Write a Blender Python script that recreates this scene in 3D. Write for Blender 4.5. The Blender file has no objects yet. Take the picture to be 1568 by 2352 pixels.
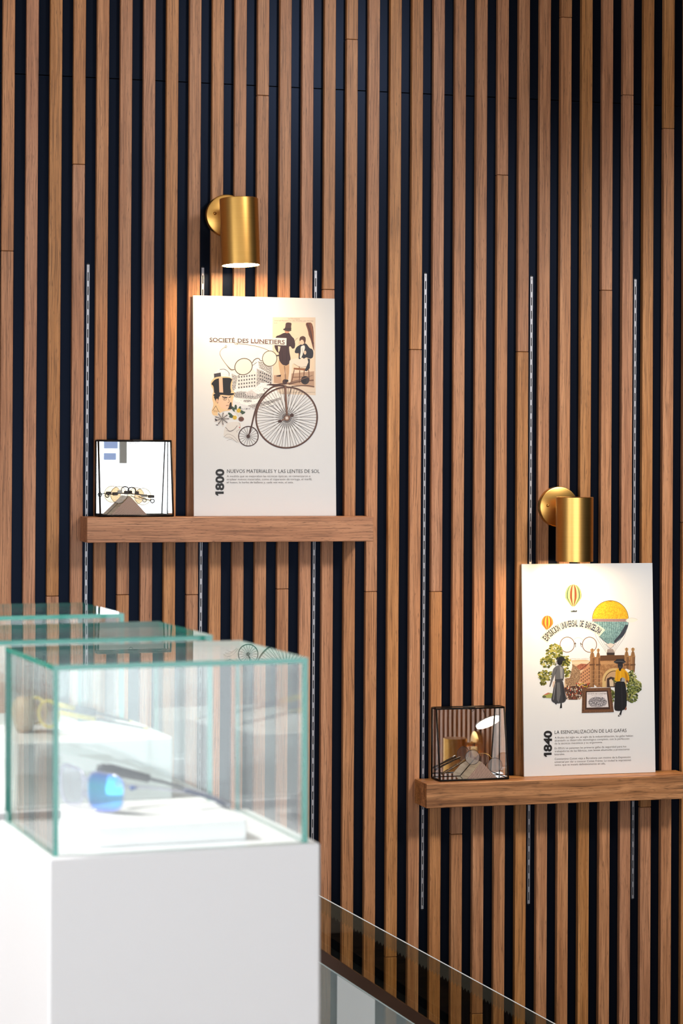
import bpy, math, random
import numpy as np
from mathutils import Matrix, Vector
random.seed(7)
D = bpy.data
scene = bpy.context.scene
col = scene.collection

# ------------------------------------------------------------------ camera
# world: X along the slatted wall, Y into the wall (slat fronts at Y = 0), Z up, floor at Z = 0
CZ = 1.5
FPX, YAW, PIT, ROL, PPY = 5500.0, 0.2804528, 0.0096086, 0.0056009, 981.44
CAM = Vector((-0.87181, -6.01499, CZ))
_f = Vector((math.sin(YAW) * math.cos(PIT), math.cos(YAW) * math.cos(PIT), math.sin(PIT)))
_r0 = Vector((math.cos(YAW), -math.sin(YAW), 0)); _u0 = _r0.cross(_f)
_r = math.cos(ROL) * _r0 + math.sin(ROL) * _u0
_u = -math.sin(ROL) * _r0 + math.cos(ROL) * _u0
cam_d = D.cameras.new('camera'); cam = D.objects.new('camera', cam_d); col.objects.link(cam)
cam_d.sensor_fit = 'VERTICAL'; cam_d.sensor_height = 36.0; cam_d.sensor_width = 24.0
cam_d.lens = FPX / 2352 * 36.0; cam_d.shift_y = (PPY - 1176) / 2352
M = Matrix((_r, _u, -_f)).transposed().to_4x4(); M.translation = CAM
cam.matrix_world = M
cam_d.clip_start = 0.05
cam_d.dof.use_dof = True; cam_d.dof.focus_distance = 6.35; cam_d.dof.aperture_fstop = 9.0
scene.camera = cam

def at(x, y, Y):
    """point of the place seen at photo pixel (x, y) at depth plane Y"""
    d = _f + _r * ((x - 784) / FPX) - _u * ((y - PPY) / FPX)
    return CAM + d * ((Y - CAM.y) / d.y)

# ------------------------------------------------------------------ world, exposure, large lights
w = D.worlds.new('world'); scene.world = w; w.use_nodes = True
w.node_tree.nodes['Background'].inputs[0].default_value = (0.75, 0.86, 1.0, 1)
w.node_tree.nodes['Background'].inputs[1].default_value = 0.2
scene.view_settings.view_transform = 'Standard'; scene.view_settings.look = 'None'
scene.view_settings.exposure = 0.16; scene.view_settings.gamma = 1.0
scene.view_settings.use_curve_mapping = False
scene.cycles.max_bounces = 10; scene.cycles.transparent_max_bounces = 32
scene.cycles.caustics_reflective = False; scene.cycles.caustics_refractive = False
scene.cycles.sample_clamp_indirect = 6.0
WIN_BACK = 3.9      # radiance of the shopfront glass behind the camera
WIN_SIDE = 2.5      # radiance of the side window
WALL_W = 72.0      # power of one added fill spotlight on the slatted wall
CASE_W = 300.0      # power of the added fill spotlight on the display cases
SCONCE = 92.0       # radiance of a sconce diffuser

# ------------------------------------------------------------------ materials
def s2l(c):
    return tuple(((v / 255) / 12.92 if v / 255 <= 0.04045 else ((v / 255 + 0.055) / 1.055) ** 2.4) for v in c)
def newmat(name):
    m = D.materials.new(name); m.use_nodes = True
    nt = m.node_tree; return m, nt, nt.nodes, nt.links, nt.nodes['Principled BSDF']
def pmat(name, colr, rough=0.5, metal=0.0, **kw):
    m, nt, N, L, b = newmat(name)
    b.inputs['Base Color'].default_value = (*colr, 1); b.inputs['Roughness'].default_value = rough
    b.inputs['Metallic'].default_value = metal
    for k, v in kw.items(): b.inputs[k].default_value = v
    return m
def emat(name, colr, s):
    m = D.materials.new(name); m.use_nodes = True; N = m.node_tree.nodes; N.clear()
    e = N.new('ShaderNodeEmission'); o = N.new('ShaderNodeOutputMaterial')
    e.inputs[0].default_value = (*colr, 1); e.inputs[1].default_value = s
    m.node_tree.links.new(e.outputs[0], o.inputs[0]); return m
def math_node(N, L, op, a, b=None, clamp=False):
    n = N.new('ShaderNodeMath'); n.operation = op; n.use_clamp = clamp
    for i, v in enumerate((a, b)):
        if v is None: continue
        if isinstance(v, (int, float)): n.inputs[i].default_value = v
        else: L.new(v, n.inputs[i])
    return n.outputs[0]
def ramp(N, L, fac, stops):
    r = N.new('ShaderNodeValToRGB'); e = r.color_ramp.elements
    while len(e) < len(stops): e.new(0.5)
    for k, (p, c) in enumerate(stops): e[k].position = p; e[k].color = (*c, 1)
    L.new(fac, r.inputs[0]); return r.outputs[0]
def mixc(N, L, fac, a, b, mode='MIX'):
    n = N.new('ShaderNodeMix'); n.data_type = 'RGBA'; n.blend_type = mode
    for sock, v in ((n.inputs[0], fac), (n.inputs[6], a), (n.inputs[7], b)):
        if isinstance(v, (int, float)): sock.default_value = v
        elif isinstance(v, tuple): sock.default_value = (*v, 1) if len(v) == 3 else v
        else: L.new(v, sock)
    return n.outputs[2]

def wood(name, axis, c_dark, c_mid, c_light, rough=0.45, fine=430., along=7., bands=60., contrast=1.0, vary=0.13, wander_amp=0.016):
    """oak: pores and growth bands stretched along one axis of the place"""
    m, nt, N, L, b = newmat(name)
    g = N.new('ShaderNodeNewGeometry'); oi = N.new('ShaderNodeObjectInfo')
    sep = N.new('ShaderNodeSeparateXYZ'); L.new(g.outputs['Position'], sep.inputs[0])
    names = ['X', 'Y', 'Z']
    rnd = oi.outputs['Random']
    off = math_node(N, L, 'MULTIPLY', rnd, 37.0)
    lng = math_node(N, L, 'ADD', sep.outputs[names[axis]], off)
    others = [i for i in range(3) if i != axis]
    # slow wander of the grain
    cw = N.new('ShaderNodeCombineXYZ'); L.new(lng, cw.inputs[0]); L.new(off, cw.inputs[1])
    wn = N.new('ShaderNodeTexNoise'); wn.inputs['Scale'].default_value = 3.2; wn.inputs['Detail'].default_value = 2
    L.new(cw.outputs[0], wn.inputs[0])
    wander = math_node(N, L, 'MULTIPLY', math_node(N, L, 'SUBTRACT', wn.outputs[0], 0.5), wander_amp)
    a = math_node(N, L, 'ADD', math_node(N, L, 'ADD', sep.outputs[names[others[0]]], wander), math_node(N, L, 'MULTIPLY', off, 0.37))
    c = math_node(N, L, 'ADD', sep.outputs[names[others[1]]], math_node(N, L, 'MULTIPLY', wander, 0.6))
    def tex(sa, sl, detail, rough_):
        cb = N.new('ShaderNodeCombineXYZ')
        L.new(math_node(N, L, 'MULTIPLY', a, sa), cb.inputs[0]); L.new(math_node(N, L, 'MULTIPLY', c, sa), cb.inputs[1])
        L.new(math_node(N, L, 'MULTIPLY', lng, sl), cb.inputs[2])
        t = N.new('ShaderNodeTexNoise'); t.inputs['Scale'].default_value = 1.0; t.inputs['Detail'].default_value = detail
        t.inputs['Roughness'].default_value = rough_; L.new(cb.outputs[0], t.inputs[0]); return t.outputs[0]
    band = tex(bands, 1.6, 4, 0.55)
    pores = tex(fine, along, 3, 0.6)
    base = ramp(N, L, band, [(0.34, c_dark), (0.5, c_mid), (0.66, c_light)])
    pf = math_node(N, L, 'MULTIPLY', math_node(N, L, 'SUBTRACT', 0.53, pores, True), 4.4 * contrast, True)
    colr = mixc(N, L, pf, base, tuple(v * 0.55 for v in c_dark))
    dots = tex(fine * 1.6, along * 6, 1, 0.5)
    colr = mixc(N, L, math_node(N, L, 'MULTIPLY', math_node(N, L, 'SUBTRACT', 0.36, dots, True), 7.0 * contrast, True), colr, tuple(v * 0.38 for v in c_dark))
    lf = math_node(N, L, 'MULTIPLY', math_node(N, L, 'SUBTRACT', pores, 0.55, True), 1.5 * contrast, True)
    colr = mixc(N, L, lf, colr, tuple(min(1, v * 1.25) for v in c_light))
    hs = N.new('ShaderNodeHueSaturation')
    L.new(math_node(N, L, 'ADD', 1.0 - vary / 2, math_node(N, L, 'MULTIPLY', rnd, vary)), hs.inputs['Value'])
    r2 = math_node(N, L, 'FRACT', math_node(N, L, 'MULTIPLY', rnd, 17.3))
    L.new(math_node(N, L, 'ADD', 0.495, math_node(N, L, 'MULTIPLY', r2, 0.009)), hs.inputs['Hue'])
    L.new(math_node(N, L, 'ADD', 0.93, math_node(N, L, 'MULTIPLY', r2, 0.14)), hs.inputs['Saturation'])
    L.new(colr, hs.inputs['Color']); L.new(hs.outputs[0], b.inputs['Base Color'])
    b.inputs['Roughness'].default_value = rough
    bp = N.new('ShaderNodeBump'); bp.inputs['Strength'].default_value = 0.25; bp.inputs['Distance'].default_value = 0.0006
    L.new(pores, bp.inputs['Height']); L.new(bp.outputs[0], b.inputs['Normal'])
    return m

def glass(name, tint, base=0.045, rough=0.0, veil=0.0, veil_col=(0.8, 0.9, 0.92)):
    """flat sheet glass: see-through with mirror reflection that grows at grazing angles; veil = share of milky film"""
    m = D.materials.new(name); m.use_nodes = True; N = m.node_tree.nodes; L = m.node_tree.links; N.clear()
    o = N.new('ShaderNodeOutputMaterial'); t = N.new('ShaderNodeBsdfTransparent'); gl = N.new('ShaderNodeBsdfGlossy')
    gl.inputs['Roughness'].default_value = rough; gl.inputs['Color'].default_value = (1, 1, 1, 1)
    t.inputs['Color'].default_value = (*tint, 1)
    lw = N.new('ShaderNodeLayerWeight'); lw.inputs['Blend'].default_value = 0.5
    p5 = math_node(N, L, 'POWER', lw.outputs['Facing'], 5.0)
    fac = math_node(N, L, 'ADD', math_node(N, L, 'MULTIPLY', p5, 0.9), base, True)
    mx = N.new('ShaderNodeMixShader'); L.new(fac, mx.inputs[0]); L.new(t.outputs[0], mx.inputs[1]); L.new(gl.outputs[0], mx.inputs[2])
    out = mx.outputs[0]
    if veil:
        df = N.new('ShaderNodeBsdfTranslucent'); dd = N.new('ShaderNodeBsdfDiffuse')
        df.inputs[0].default_value = (*veil_col, 1); dd.inputs[0].default_value = (*veil_col, 1)
        m1 = N.new('ShaderNodeMixShader'); m1.inputs[0].default_value = 0.25
        L.new(dd.outputs[0], m1.inputs[1]); L.new(df.outputs[0], m1.inputs[2])
        m2 = N.new('ShaderNodeMixShader'); m2.inputs[0].default_value = veil
        L.new(out, m2.inputs[1]); L.new(m1.outputs[0], m2.inputs[2]); out = m2.outputs[0]
    L.new(out, o.inputs[0]); return m

def brass_mat():
    m, nt, N, L, b = newmat('brushed_brass')
    b.inputs['Metallic'].default_value = 1.0
    tc = N.new('ShaderNodeTexCoord'); mp = N.new('ShaderNodeMapping'); mp.inputs['Scale'].default_value = (4, 4, 420)
    L.new(tc.outputs['Object'], mp.inputs[0])
    n = N.new('ShaderNodeTexNoise'); n.inputs['Scale'].default_value = 1; n.inputs['Detail'].default_value = 3
    L.new(mp.outputs[0], n.inputs[0])
    L.new(ramp(N, L, n.outputs[0], [(0.3, (0.70, 0.39, 0.105)), (0.7, (0.74, 0.42, 0.118))]), b.inputs['Base Color'])
    L.new(math_node(N, L, 'ADD', 0.27, math_node(N, L, 'MULTIPLY', n.outputs[0], 0.02)), b.inputs['Roughness'])
    b.inputs['Anisotropic'].default_value = 0.6
    bp = N.new('ShaderNodeBump'); bp.inputs['Strength'].default_value = 0.008; bp.inputs['Distance'].default_value = 0.0002
    L.new(n.outputs[0], bp.inputs['Height']); L.new(bp.outputs[0], b.inputs['Normal'])
    return m

def noise_paint(name, c1, c2, scale, rough, spec=0.5):
    m, nt, N, L, b = newmat(name)
    g = N.new('ShaderNodeNewGeometry'); n = N.new('ShaderNodeTexNoise'); n.inputs['Scale'].default_value = scale
    n.inputs['Detail'].default_value = 5; L.new(g.outputs['Position'], n.inputs[0])
    L.new(ramp(N, L, n.outputs[0], [(0.35, c1), (0.65, c2)]), b.inputs['Base Color'])
    b.inputs['Roughness'].default_value = rough; b.inputs['Specular IOR Level'].default_value = spec
    return m

def endgrain_mat(name, cx, cz, freq):
    """sawn end of a softwood block: dark late-wood rings on pale pinkish wood"""
    m, nt, N, L, b = newmat(name)
    tc = N.new('ShaderNodeTexCoord'); s = N.new('ShaderNodeSeparateXYZ'); L.new(tc.outputs['Object'], s.inputs[0])
    n = N.new('ShaderNodeTexNoise'); n.inputs['Scale'].default_value = 30; n.inputs['Detail'].default_value = 2
    L.new(tc.outputs['Object'], n.inputs[0])
    dx = math_node(N, L, 'SUBTRACT', s.outputs[0], cx); dz = math_node(N, L, 'SUBTRACT', s.outputs[2], cz)
    r = math_node(N, L, 'SQRT', math_node(N, L, 'ADD', math_node(N, L, 'MULTIPLY', dx, dx), math_node(N, L, 'MULTIPLY', dz, dz)))
    r = math_node(N, L, 'ADD', r, math_node(N, L, 'MULTIPLY', n.outputs[0], 0.006))
    fr = math_node(N, L, 'FRACT', math_node(N, L, 'MULTIPLY', r, freq))
    L.new(ramp(N, L, fr, [(0.0, (0.66, 0.47, 0.38)), (0.45, (0.56, 0.37, 0.29)), (0.72, (0.09, 0.04, 0.028)), (0.9, (0.09, 0.04, 0.028)), (1.0, (0.6, 0.42, 0.33))]), b.inputs['Base Color'])
    b.inputs['Roughness'].default_value = 0.6
    return m

MT = {}
MT['slat'] = wood('oak_slat', 2, (0.42, 0.172, 0.066), (0.54, 0.240, 0.100), (0.63, 0.300, 0.135))
MT['shelf'] = wood('oak_shelf', 0, (0.40, 0.165, 0.066), (0.52, 0.232, 0.098), (0.60, 0.285, 0.128), fine=330., along=9., bands=40., vary=0.02, wander_amp=0.02)
MT['shelf2'] = wood('oak_shelf_figured', 0, (0.22, 0.086, 0.024), (0.47, 0.205, 0.070), (0.60, 0.285, 0.110), fine=200., along=6., bands=42., contrast=0.8, vary=0.02, wander_amp=0.05)
MT['backing'] = pmat('navy_backing_board', (0.0022, 0.0028, 0.0045), 0.34, 0.0, **{'Specular IOR Level': 0.17, 'Specular Tint': (0.38, 0.54, 1.0, 1)})
MT['steel'] = pmat('galvanised_steel', (0.42, 0.42, 0.455), 0.42, 0.85)
MT['black'] = pmat('black_recess', (0.004, 0.004, 0.005), 0.6)
MT['brass'] = brass_mat()
MT['brass_in'] = pmat('white_enamel_inside', (0.8, 0.72, 0.6), 0.5)
MT['diffuser'] = emat('lit_lamp_diffuser', (1.0, 0.72, 0.41), SCONCE)
MT['white'] = pmat('white_lacquer', (0.79, 0.80, 0.825), 0.35)
MT['block'] = noise_paint('white_stone_block', (0.82, 0.81, 0.80), (0.86, 0.855, 0.85), 25, 0.5)
MT['pane'] = glass('clear_case_glass', (0.975, 0.99, 0.985), 0.03)
MT['edge'] = pmat('green_glass_edge', (0.018, 0.31, 0.245), 0.15, 0.0, **{'Coat Weight': 0.5})
MT['boxpane'] = glass('thin_box_glass', (0.985, 0.985, 0.98), 0.03)
MT['mirror'] = pmat('mirror_silver', (0.92, 0.93, 0.93), 0.0, 1.0)
MT['lead'] = pmat('dark_patina_metal', (0.018, 0.015, 0.014), 0.35, 0.7)
MT['acrylic'] = pmat('white_acrylic_board', (0.715, 0.72, 0.73), 0.16, 0.0, **{'Specular IOR Level': 0.4})
MT['softwood'] = wood('pale_softwood', 1, (0.66, 0.50, 0.31), (0.80, 0.64, 0.42), (0.86, 0.72, 0.50), fine=420., along=20., bands=170., vary=0.02, contrast=0.35)
MT['end1'] = endgrain_mat('end_grain_curved', -0.055, 0.085, 360.)
MT['end2'] = endgrain_mat('end_grain_steep', 0.21, 0.10, 265.)
MT['gold'] = pmat('old_gold_wire', (0.50, 0.31, 0.12), 0.3, 1.0)
MT['darkmetal'] = pmat('blackened_metal', (0.028, 0.022, 0.020), 0.4, 0.6)
MT['tan_lens'] = glass('tan_lens', (0.76, 0.66, 0.52), 0.05)
MT['grey_lens'] = glass('pale_grey_lens', (0.87, 0.83, 0.81), 0.05, veil=0.12, veil_col=(0.7, 0.66, 0.64))
MT['tortoise'] = noise_paint('dark_tortoise', (0.03, 0.015, 0.008), (0.16, 0.08, 0.02), 220, 0.3)
MT['balglass'] = glass('stair_glass', (0.80, 0.79, 0.70), 0.035)
MT['balfilm'] = glass('stair_glass_edge_band', (0.74, 0.72, 0.60), 0.03, rough=0.15, veil=0.06, veil_col=(0.6, 0.58, 0.45))
MT['tealedge'] = pmat('pale_teal_glass_edge', (0.50, 0.62, 0.62), 0.25)
MT['brightedge'] = pmat('polished_glass_edge', (0.93, 0.95, 0.95), 0.3)
MT['nearglass'] = glass('milky_stair_glass', (0.84, 0.92, 0.93), 0.06, veil=0.22, veil_col=(0.62, 0.78, 0.82))  # pale veil paints the bright room's reflection into the glass
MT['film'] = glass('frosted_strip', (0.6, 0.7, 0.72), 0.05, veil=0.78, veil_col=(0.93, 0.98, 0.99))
MT['bronze'] = pmat('dark_bronze_rail', (0.10, 0.07, 0.06), 0.06, 1.0)
MT['floor'] = wood('pale_floor_boards', 0, (0.42, 0.30, 0.21), (0.52, 0.39, 0.28), (0.60, 0.47, 0.35), rough=0.35, fine=120., along=6., bands=14., vary=0.2)
MT['wallwhite'] = pmat('white_wall_paint', (0.82, 0.82, 0.81), 0.6)
MT['stairgrey'] = pmat('dark_stair_stone', (0.05, 0.05, 0.055), 0.5)
MT['window_back'] = emat('daylight_shopfront', (0.90, 0.95, 1.0), WIN_BACK)
MT['window_side'] = emat('daylight_side_window', (0.90, 0.95, 1.0), WIN_SIDE)
MT['spotglow'] = emat('lit_downlight', (1.0, 0.95, 0.88), 12.0)
MT['disc'] = emat('lit_pendant_disc', (1.0, 0.86, 0.66), 9.0)
MT['bluesticker'] = emat('blue_daylit_glass', (0.30, 0.40, 0.68), 1.0); MT['greypost'] = pmat('grey_post_paint', (0.75, 0.8, 0.8), 0.5)
MT['frameblue'] = pmat('blue_grey_window_frame', (0.55, 0.60, 0.66), 0.5)
MT['clear'] = glass('clear_frame_plastic', (0.90, 0.90, 0.96), 0.10, rough=0.1, veil=0.10, veil_col=(0.75, 0.75, 0.9))
MT['greyplastic'] = pmat('charcoal_plastic', (0.055, 0.06, 0.07), 0.35)
MT['navyplastic'] = pmat('navy_rubber', (0.02, 0.03, 0.09), 0.4)
MT['blueplastic'] = pmat('blue_plastic', (0.03, 0.09, 0.32), 0.35)
MT['yellow'] = pmat('yellow_acetate', (0.62, 0.52, 0.10), 0.3)
MT['slate'] = pmat('slate_acetate', (0.10, 0.12, 0.15), 0.35)
MT['driftwood'] = wood('carved_wood', 2, (0.36, 0.24, 0.14), (0.50, 0.36, 0.24), (0.6, 0.46, 0.32), fine=90, along=30, bands=60, vary=0.02)
def blue_lens():
    m, nt, N, L, b = newmat('blue_mirror_lens')
    tc = N.new('ShaderNodeTexCoord'); s = N.new('ShaderNodeSeparateXYZ'); L.new(tc.outputs['Object'], s.inputs[0])
    mr = N.new('ShaderNodeMapRange'); mr.inputs[1].default_value = -0.026; mr.inputs[2].default_value = 0.024
    L.new(s.outputs[2], mr.inputs[0])
    L.new(ramp(N, L, mr.outputs[0], [(0.0, (0.16, 0.16, 0.95)), (0.3, (0.10, 0.42, 0.86)), (0.65, (0.05, 0.50, 0.80)), (1.0, (0.05, 0.14, 0.75))]), b.inputs['Base Color'])
    b.inputs['Metallic'].default_value = 0.75; b.inputs['Roughness'].default_value = 0.06
    return m
MT['bluelens'] = blue_lens()

# ------------------------------------------------------------------ mesh helpers
class MB:
    def __init__(s): s.v = []; s.f = []; s.m = []; s.sm = []
    def add(s, vs, fs, mi=0, smooth=False):
        o = len(s.v); s.v += [tuple(v) for v in vs]
        for f in fs: s.f.append(tuple(i + o for i in f)); s.m.append(mi); s.sm.append(smooth)
        return s
    def box(s, a, b, mi=0, face_mi=None):
        x0, y0, z0 = a; x1, y1, z1 = b
        vs = [(x0,y0,z0),(x1,y0,z0),(x1,y1,z0),(x0,y1,z0),(x0,y0,z1),(x1,y0,z1),(x1,y1,z1),(x0,y1,z1)]
        fs = [(0,3,2,1),(4,5,6,7),(0,1,5,4),(2,3,7,6),(3,0,4,7),(1,2,6,5)]   # -z +z -y +y -x +x
        for k, f in enumerate(fs): s.add([vs[i] for i in f], [(0,1,2,3)], mi if face_mi is None else face_mi[k])
        return s
    def bbox(s, a, b, c, mi=0):
        """box with chamfered edges"""
        x0, y0, z0 = a; x1, y1, z1 = b; vs = []; idx = {}
        for ix, (xa, sx) in enumerate(((x0, 1), (x1, -1))):
            for iy, (ya, sy) in enumerate(((y0, 1), (y1, -1))):
                for iz, (za, sz) in enumerate(((z0, 1), (z1, -1))):
                    for ax in range(3):
                        p = [xa + sx * c, ya + sy * c, za + sz * c]; p[ax] = (xa, ya, za)[ax]
                        idx[ix, iy, iz, ax] = len(vs); vs.append(tuple(p))
        fs = []
        for ax in range(3):
            o1, o2 = [(1, 2), (2, 0), (0, 1)][ax]
            for e in (0, 1):
                q = []
                for (p, r) in ((0,0),(1,0),(1,1),(0,1)):
                    k = [0,0,0]; k[ax] = e; k[o1] = p; k[o2] = r; q.append(idx[(*k, ax)])
                fs.append(tuple(q if e else q[::-1]))
        for ax in range(3):                      # edges parallel to ax
            o1, o2 = [(1, 2), (2, 0), (0, 1)][ax]
            for p in (0, 1):
                for r in (0, 1):
                    k0 = [0,0,0]; k0[o1] = p; k0[o2] = r; k1 = list(k0); k1[ax] = 1
                    q = (idx[(*k0, o1)], idx[(*k1, o1)], idx[(*k1, o2)], idx[(*k0, o2)])
                    fs.append(q if (p == r) == False else q[::-1])
        for ix in (0,1):
            for iy in (0,1):
                for iz in (0,1):
                    q = tuple(idx[ix,iy,iz,a_] for a_ in range(3))
                    fs.append(q if (ix+iy+iz) % 2 else q[::-1])
        return s.add(vs, fs, mi)
    def tube(s, path, r, n=10, mi=0, closed=False, flat=1.0):
        P = [Vector(p) for p in path]; R = r if isinstance(r, (list, tuple)) else [r] * len(P)
        vs = []; N_ = len(P); up = None
        for i, p in enumerate(P):
            if closed: t = (P[(i + 1) % N_] - P[i - 1])
            else: t = P[min(i + 1, N_ - 1)] - P[max(i - 1, 0)]
            t.normalize()
            if up is None:
                up = Vector((0, 0, 1)) if abs(t.z) < 0.9 else Vector((1, 0, 0))
            a = t.cross(up).normalized(); b = a.cross(t).normalized(); up = b
            for k in range(n):
                th = 2 * math.pi * k / n
                vs.append(p + a * (math.cos(th) * R[i] * flat) + b * (math.sin(th) * R[i]))
        fs = []
        for i in range(N_ if closed else N_ - 1):
            j = (i + 1) % N_
            for k in range(n): fs.append((i*n+k, i*n+(k+1)%n, j*n+(k+1)%n, j*n+k))
        if not closed: fs.append(tuple(range(n))[::-1]); fs.append(tuple((N_-1)*n + k for k in range(n)))
        return s.add(vs, fs, mi, True)
    def lathe(s, prof, n=48, axis='z', c=(0,0,0), mi=0, smooth=True):
        """prof: list of (radius, height)"""
        vs = []; fs = []
        for (r, h) in prof:
            for k in range(n):
                th = 2*math.pi*k/n; x, y = r*math.cos(th), r*math.sin(th)
                p = {'z': (x, y, h), 'y': (x, h, -y), 'x': (h, x, y)}[axis]
                vs.append((p[0]+c[0], p[1]+c[1], p[2]+c[2]))
        for i in range(len(prof)-1):
            for k in range(n): fs.append((i*n+k, i*n+(k+1)%n, (i+1)*n+(k+1)%n, (i+1)*n+k))
        return s.add(vs, fs, mi, smooth)
    def prism(s, poly, d, mi=0, side_mi=None):
        """poly: 3D points of one face, extruded by vector d"""
        n = len(poly); d = Vector(d); P = [Vector(p) for p in poly]
        s.add(P, [tuple(range(n))], mi); s.add([p + d for p in P], [tuple(range(n))[::-1]], mi)
        for i in range(n):
            j = (i+1) % n; s.add([P[j], P[i], P[i]+d, P[j]+d], [(0,1,2,3)], mi if side_mi is None else side_mi)
        return s
    def build(s, name, mats, parent=None, recalc=True):
        me = D.meshes.new(name); me.from_pydata(s.v, [], s.f)
        for m in (mats if isinstance(mats, (list, tuple)) else [mats]): me.materials.append(m)
        me.polygons.foreach_set('material_index', s.m); me.polygons.foreach_set('use_smooth', s.sm)
        if recalc:
            import bmesh
            b = bmesh.new(); b.from_mesh(me); bmesh.ops.remove_doubles(b, verts=b.verts, dist=1e-6)
            bmesh.ops.recalc_face_normals(b, faces=b.faces); b.to_mesh(me); b.free()
        me.update()
        o = D.objects.new(name, me); col.objects.link(o)
        if parent is not None: o.parent = parent
        return o

def tag(o, label=None, cat=None, group=None, kind=None):
    for k, v in (('label', label), ('category', cat), ('group', group), ('kind', kind)):
        if v: o[k] = v
    return o
def thing(name, label, cat, mat=None, group=None):
    o = D.objects.new(name, None); col.objects.link(o); o.empty_display_size = 0.05
    if mat is not None: o.matrix_world = mat if isinstance(mat, Matrix) else Matrix.Translation(mat)
    return tag(o, label, cat, group)
def auto_smooth(o, ang=35):
    me = o.data
    me.polygons.foreach_set('use_smooth', [True] * len(me.polygons))
    me.set_sharp_from_angle(angle=math.radians(ang)); return o

# ------------------------------------------------------------------ the setting
DEP = 0.0170           # slat thickness: backing board at Y = DEP
PITCH = 0.06
X0, X1, ZB, ZT = -4.2, 2.463, -1.6, 3.05
wall = MB().box((X0, DEP + 0.012, ZB), (X1, DEP + 0.06, ZT)).build('wall_back', MT['backing']); tag(wall, 'dark backing wall behind vertical oak slats', None, None, 'structure')
seam_z = at(730, 203.5, DEP).z
for (za, zb) in ((ZB, seam_z - 0.0008), (seam_z + 0.0008, ZT)):
    for k in range(5):
        xa = X0 + (X1 - X0) * k / 5; xb = X0 + (X1 - X0) * (k + 1) / 5
        MB().bbox((xa, DEP, za), (xb, DEP + 0.012, zb), 0.0006).build('backing_board', MT['backing'], wall)
joints = {0:[577], 3:[378], 2:[1369], 5:[1366], 8:[1366], 12:[1353], 11:[219], 14:[665], 15:[90], 16:[1359], 18:[803],
          19:[1359], 22:[402], 25:[40], 28:[219], 30:[296], 27:[667], 23:[808], 29:[1853], 20:[1916], 17:[2198], 21:[2328],
          -1:[900], -2:[300], -4:[1500], 31:[1200], 33:[500]}
SW = 0.0305
for i in range(-69, 41):
    xr = i * PITCH; xl = xr - SW
    zs = [ZB, ZT]
    for y in joints.get(i, [random.uniform(0, 2300)] if i < -4 or i > 33 else []):
        px = 784 + (xr - 0.86) / 0.00119
        zs.insert(1, at(px - 14, y, 0).z)
    if i not in joints and 0 <= i <= 30: zs.insert(1, -0.9 + 0.13 * (i % 5))    # a joint below the picture
    zs.sort()
    for a, b in zip(zs[:-1], zs[1:]):
        g = 0.0006
        MB().bbox((xl, random.uniform(-0.0004, 0.0004), a + (g if a > ZB else 0)), (xr, DEP, b - (g if b < ZT else 0)), 0.0011).build('slat', MT['slat'], wall)

# room shell around the place
FL = 0.0
RX = 2.463
floor = MB().box((-4.2, -8.6, FL - 0.25), (RX, -1.95, FL)).build('floor', MT['floor']); tag(floor, 'pale wooden shop floor', None, None, 'structure')
low = MB().box((-4.2, -1.95, -1.75), (RX, DEP + 0.06, -1.6)).build('floor_lower', MT['stairgrey']); tag(low, 'dark lower landing of the stairwell', None, None, 'structure')
ceil = MB().box((-4.2, -8.6, ZT), (RX + 0.1, DEP + 0.06, ZT + 0.1)).build('ceiling', MT['wallwhite']); tag(ceil, 'white shop ceiling', None, None, 'structure')
# left wall with a tall window
wl = MB()
wl.box((-4.3, -8.6, -1.6), (-4.2, DEP + 0.06, 0.35)); wl.box((-4.3, -8.6, 2.85), (-4.2, DEP + 0.06, ZT))
wl.box((-4.3, -8.6, 0.35), (-4.2, -7.6, 2.85)); wl.box((-4.3, -3.0, 0.35), (-4.2, DEP + 0.06, 2.85))
tag(wl.build('wall_left', MT['wallwhite']), 'white side wall with tall window', None, None, 'structure')
w1 = MB().box((-4.27, -7.6, 0.35), (-4.25, -3.0, 2.85)).build('window_1', MT['window_side']); tag(w1, 'tall daylight window in the side wall', None, None, 'structure')
fr = MB()
for y in (-7.6, -6.1, -4.6, -3.05): fr.box((-4.245, y, 0.35), (-4.2, y + 0.05, 2.85))
fr.build('window_frame', MT['frameblue'], w1)
# wall behind the camera: shopfront
WX0, WX1, WZ1 = -3.6, 2.4, 2.08
wf = MB()
wf.box((-4.2, -8.6, 0.0), (WX0, -8.5, ZT)); wf.box((WX1, -8.6, 0.0), (RX, -8.5, ZT))
wf.box((WX0, -8.6, 0.0), (WX1, -8.5, 0.15)); wf.box((WX0, -8.6, WZ1), (WX1, -8.5, ZT))
tag(wf.build('wall_front', MT['wallwhite']), 'white wall around the shopfront glazing', None, None, 'structure')
w2 = MB().box((WX0, -8.58, 0.15), (WX1, -8.56, WZ1)).build('window_2', MT['window_back']); tag(w2, 'wide daylight shopfront window', None, None, 'structure')
fr = MB()
for x in (WX0, -1.7, 0.2, WX1 - 0.06): fr.box((x, -8.555, 0.15), (x + 0.06, -8.5, WZ1))
fr.box((WX0, -8.555, WZ1 - 0.05), (WX1, -8.5, WZ1)); fr.build('window_frame', MT['frameblue'], w2)
MB().box((1.80, -8.555, 1.50), (1.89, -8.54, 1.80)).build('blue_sticker', MT['bluesticker'], w2); MB().box((1.80, -8.555, 1.43), (1.88, -8.54, 1.478)).build('blue_sticker', MT['bluesticker'], w2)
MB().box((1.895, -8.555, 1.41), (1.945, -8.53, WZ1 - 0.05)).build('grey_post', MT['greypost'], w2)
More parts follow.
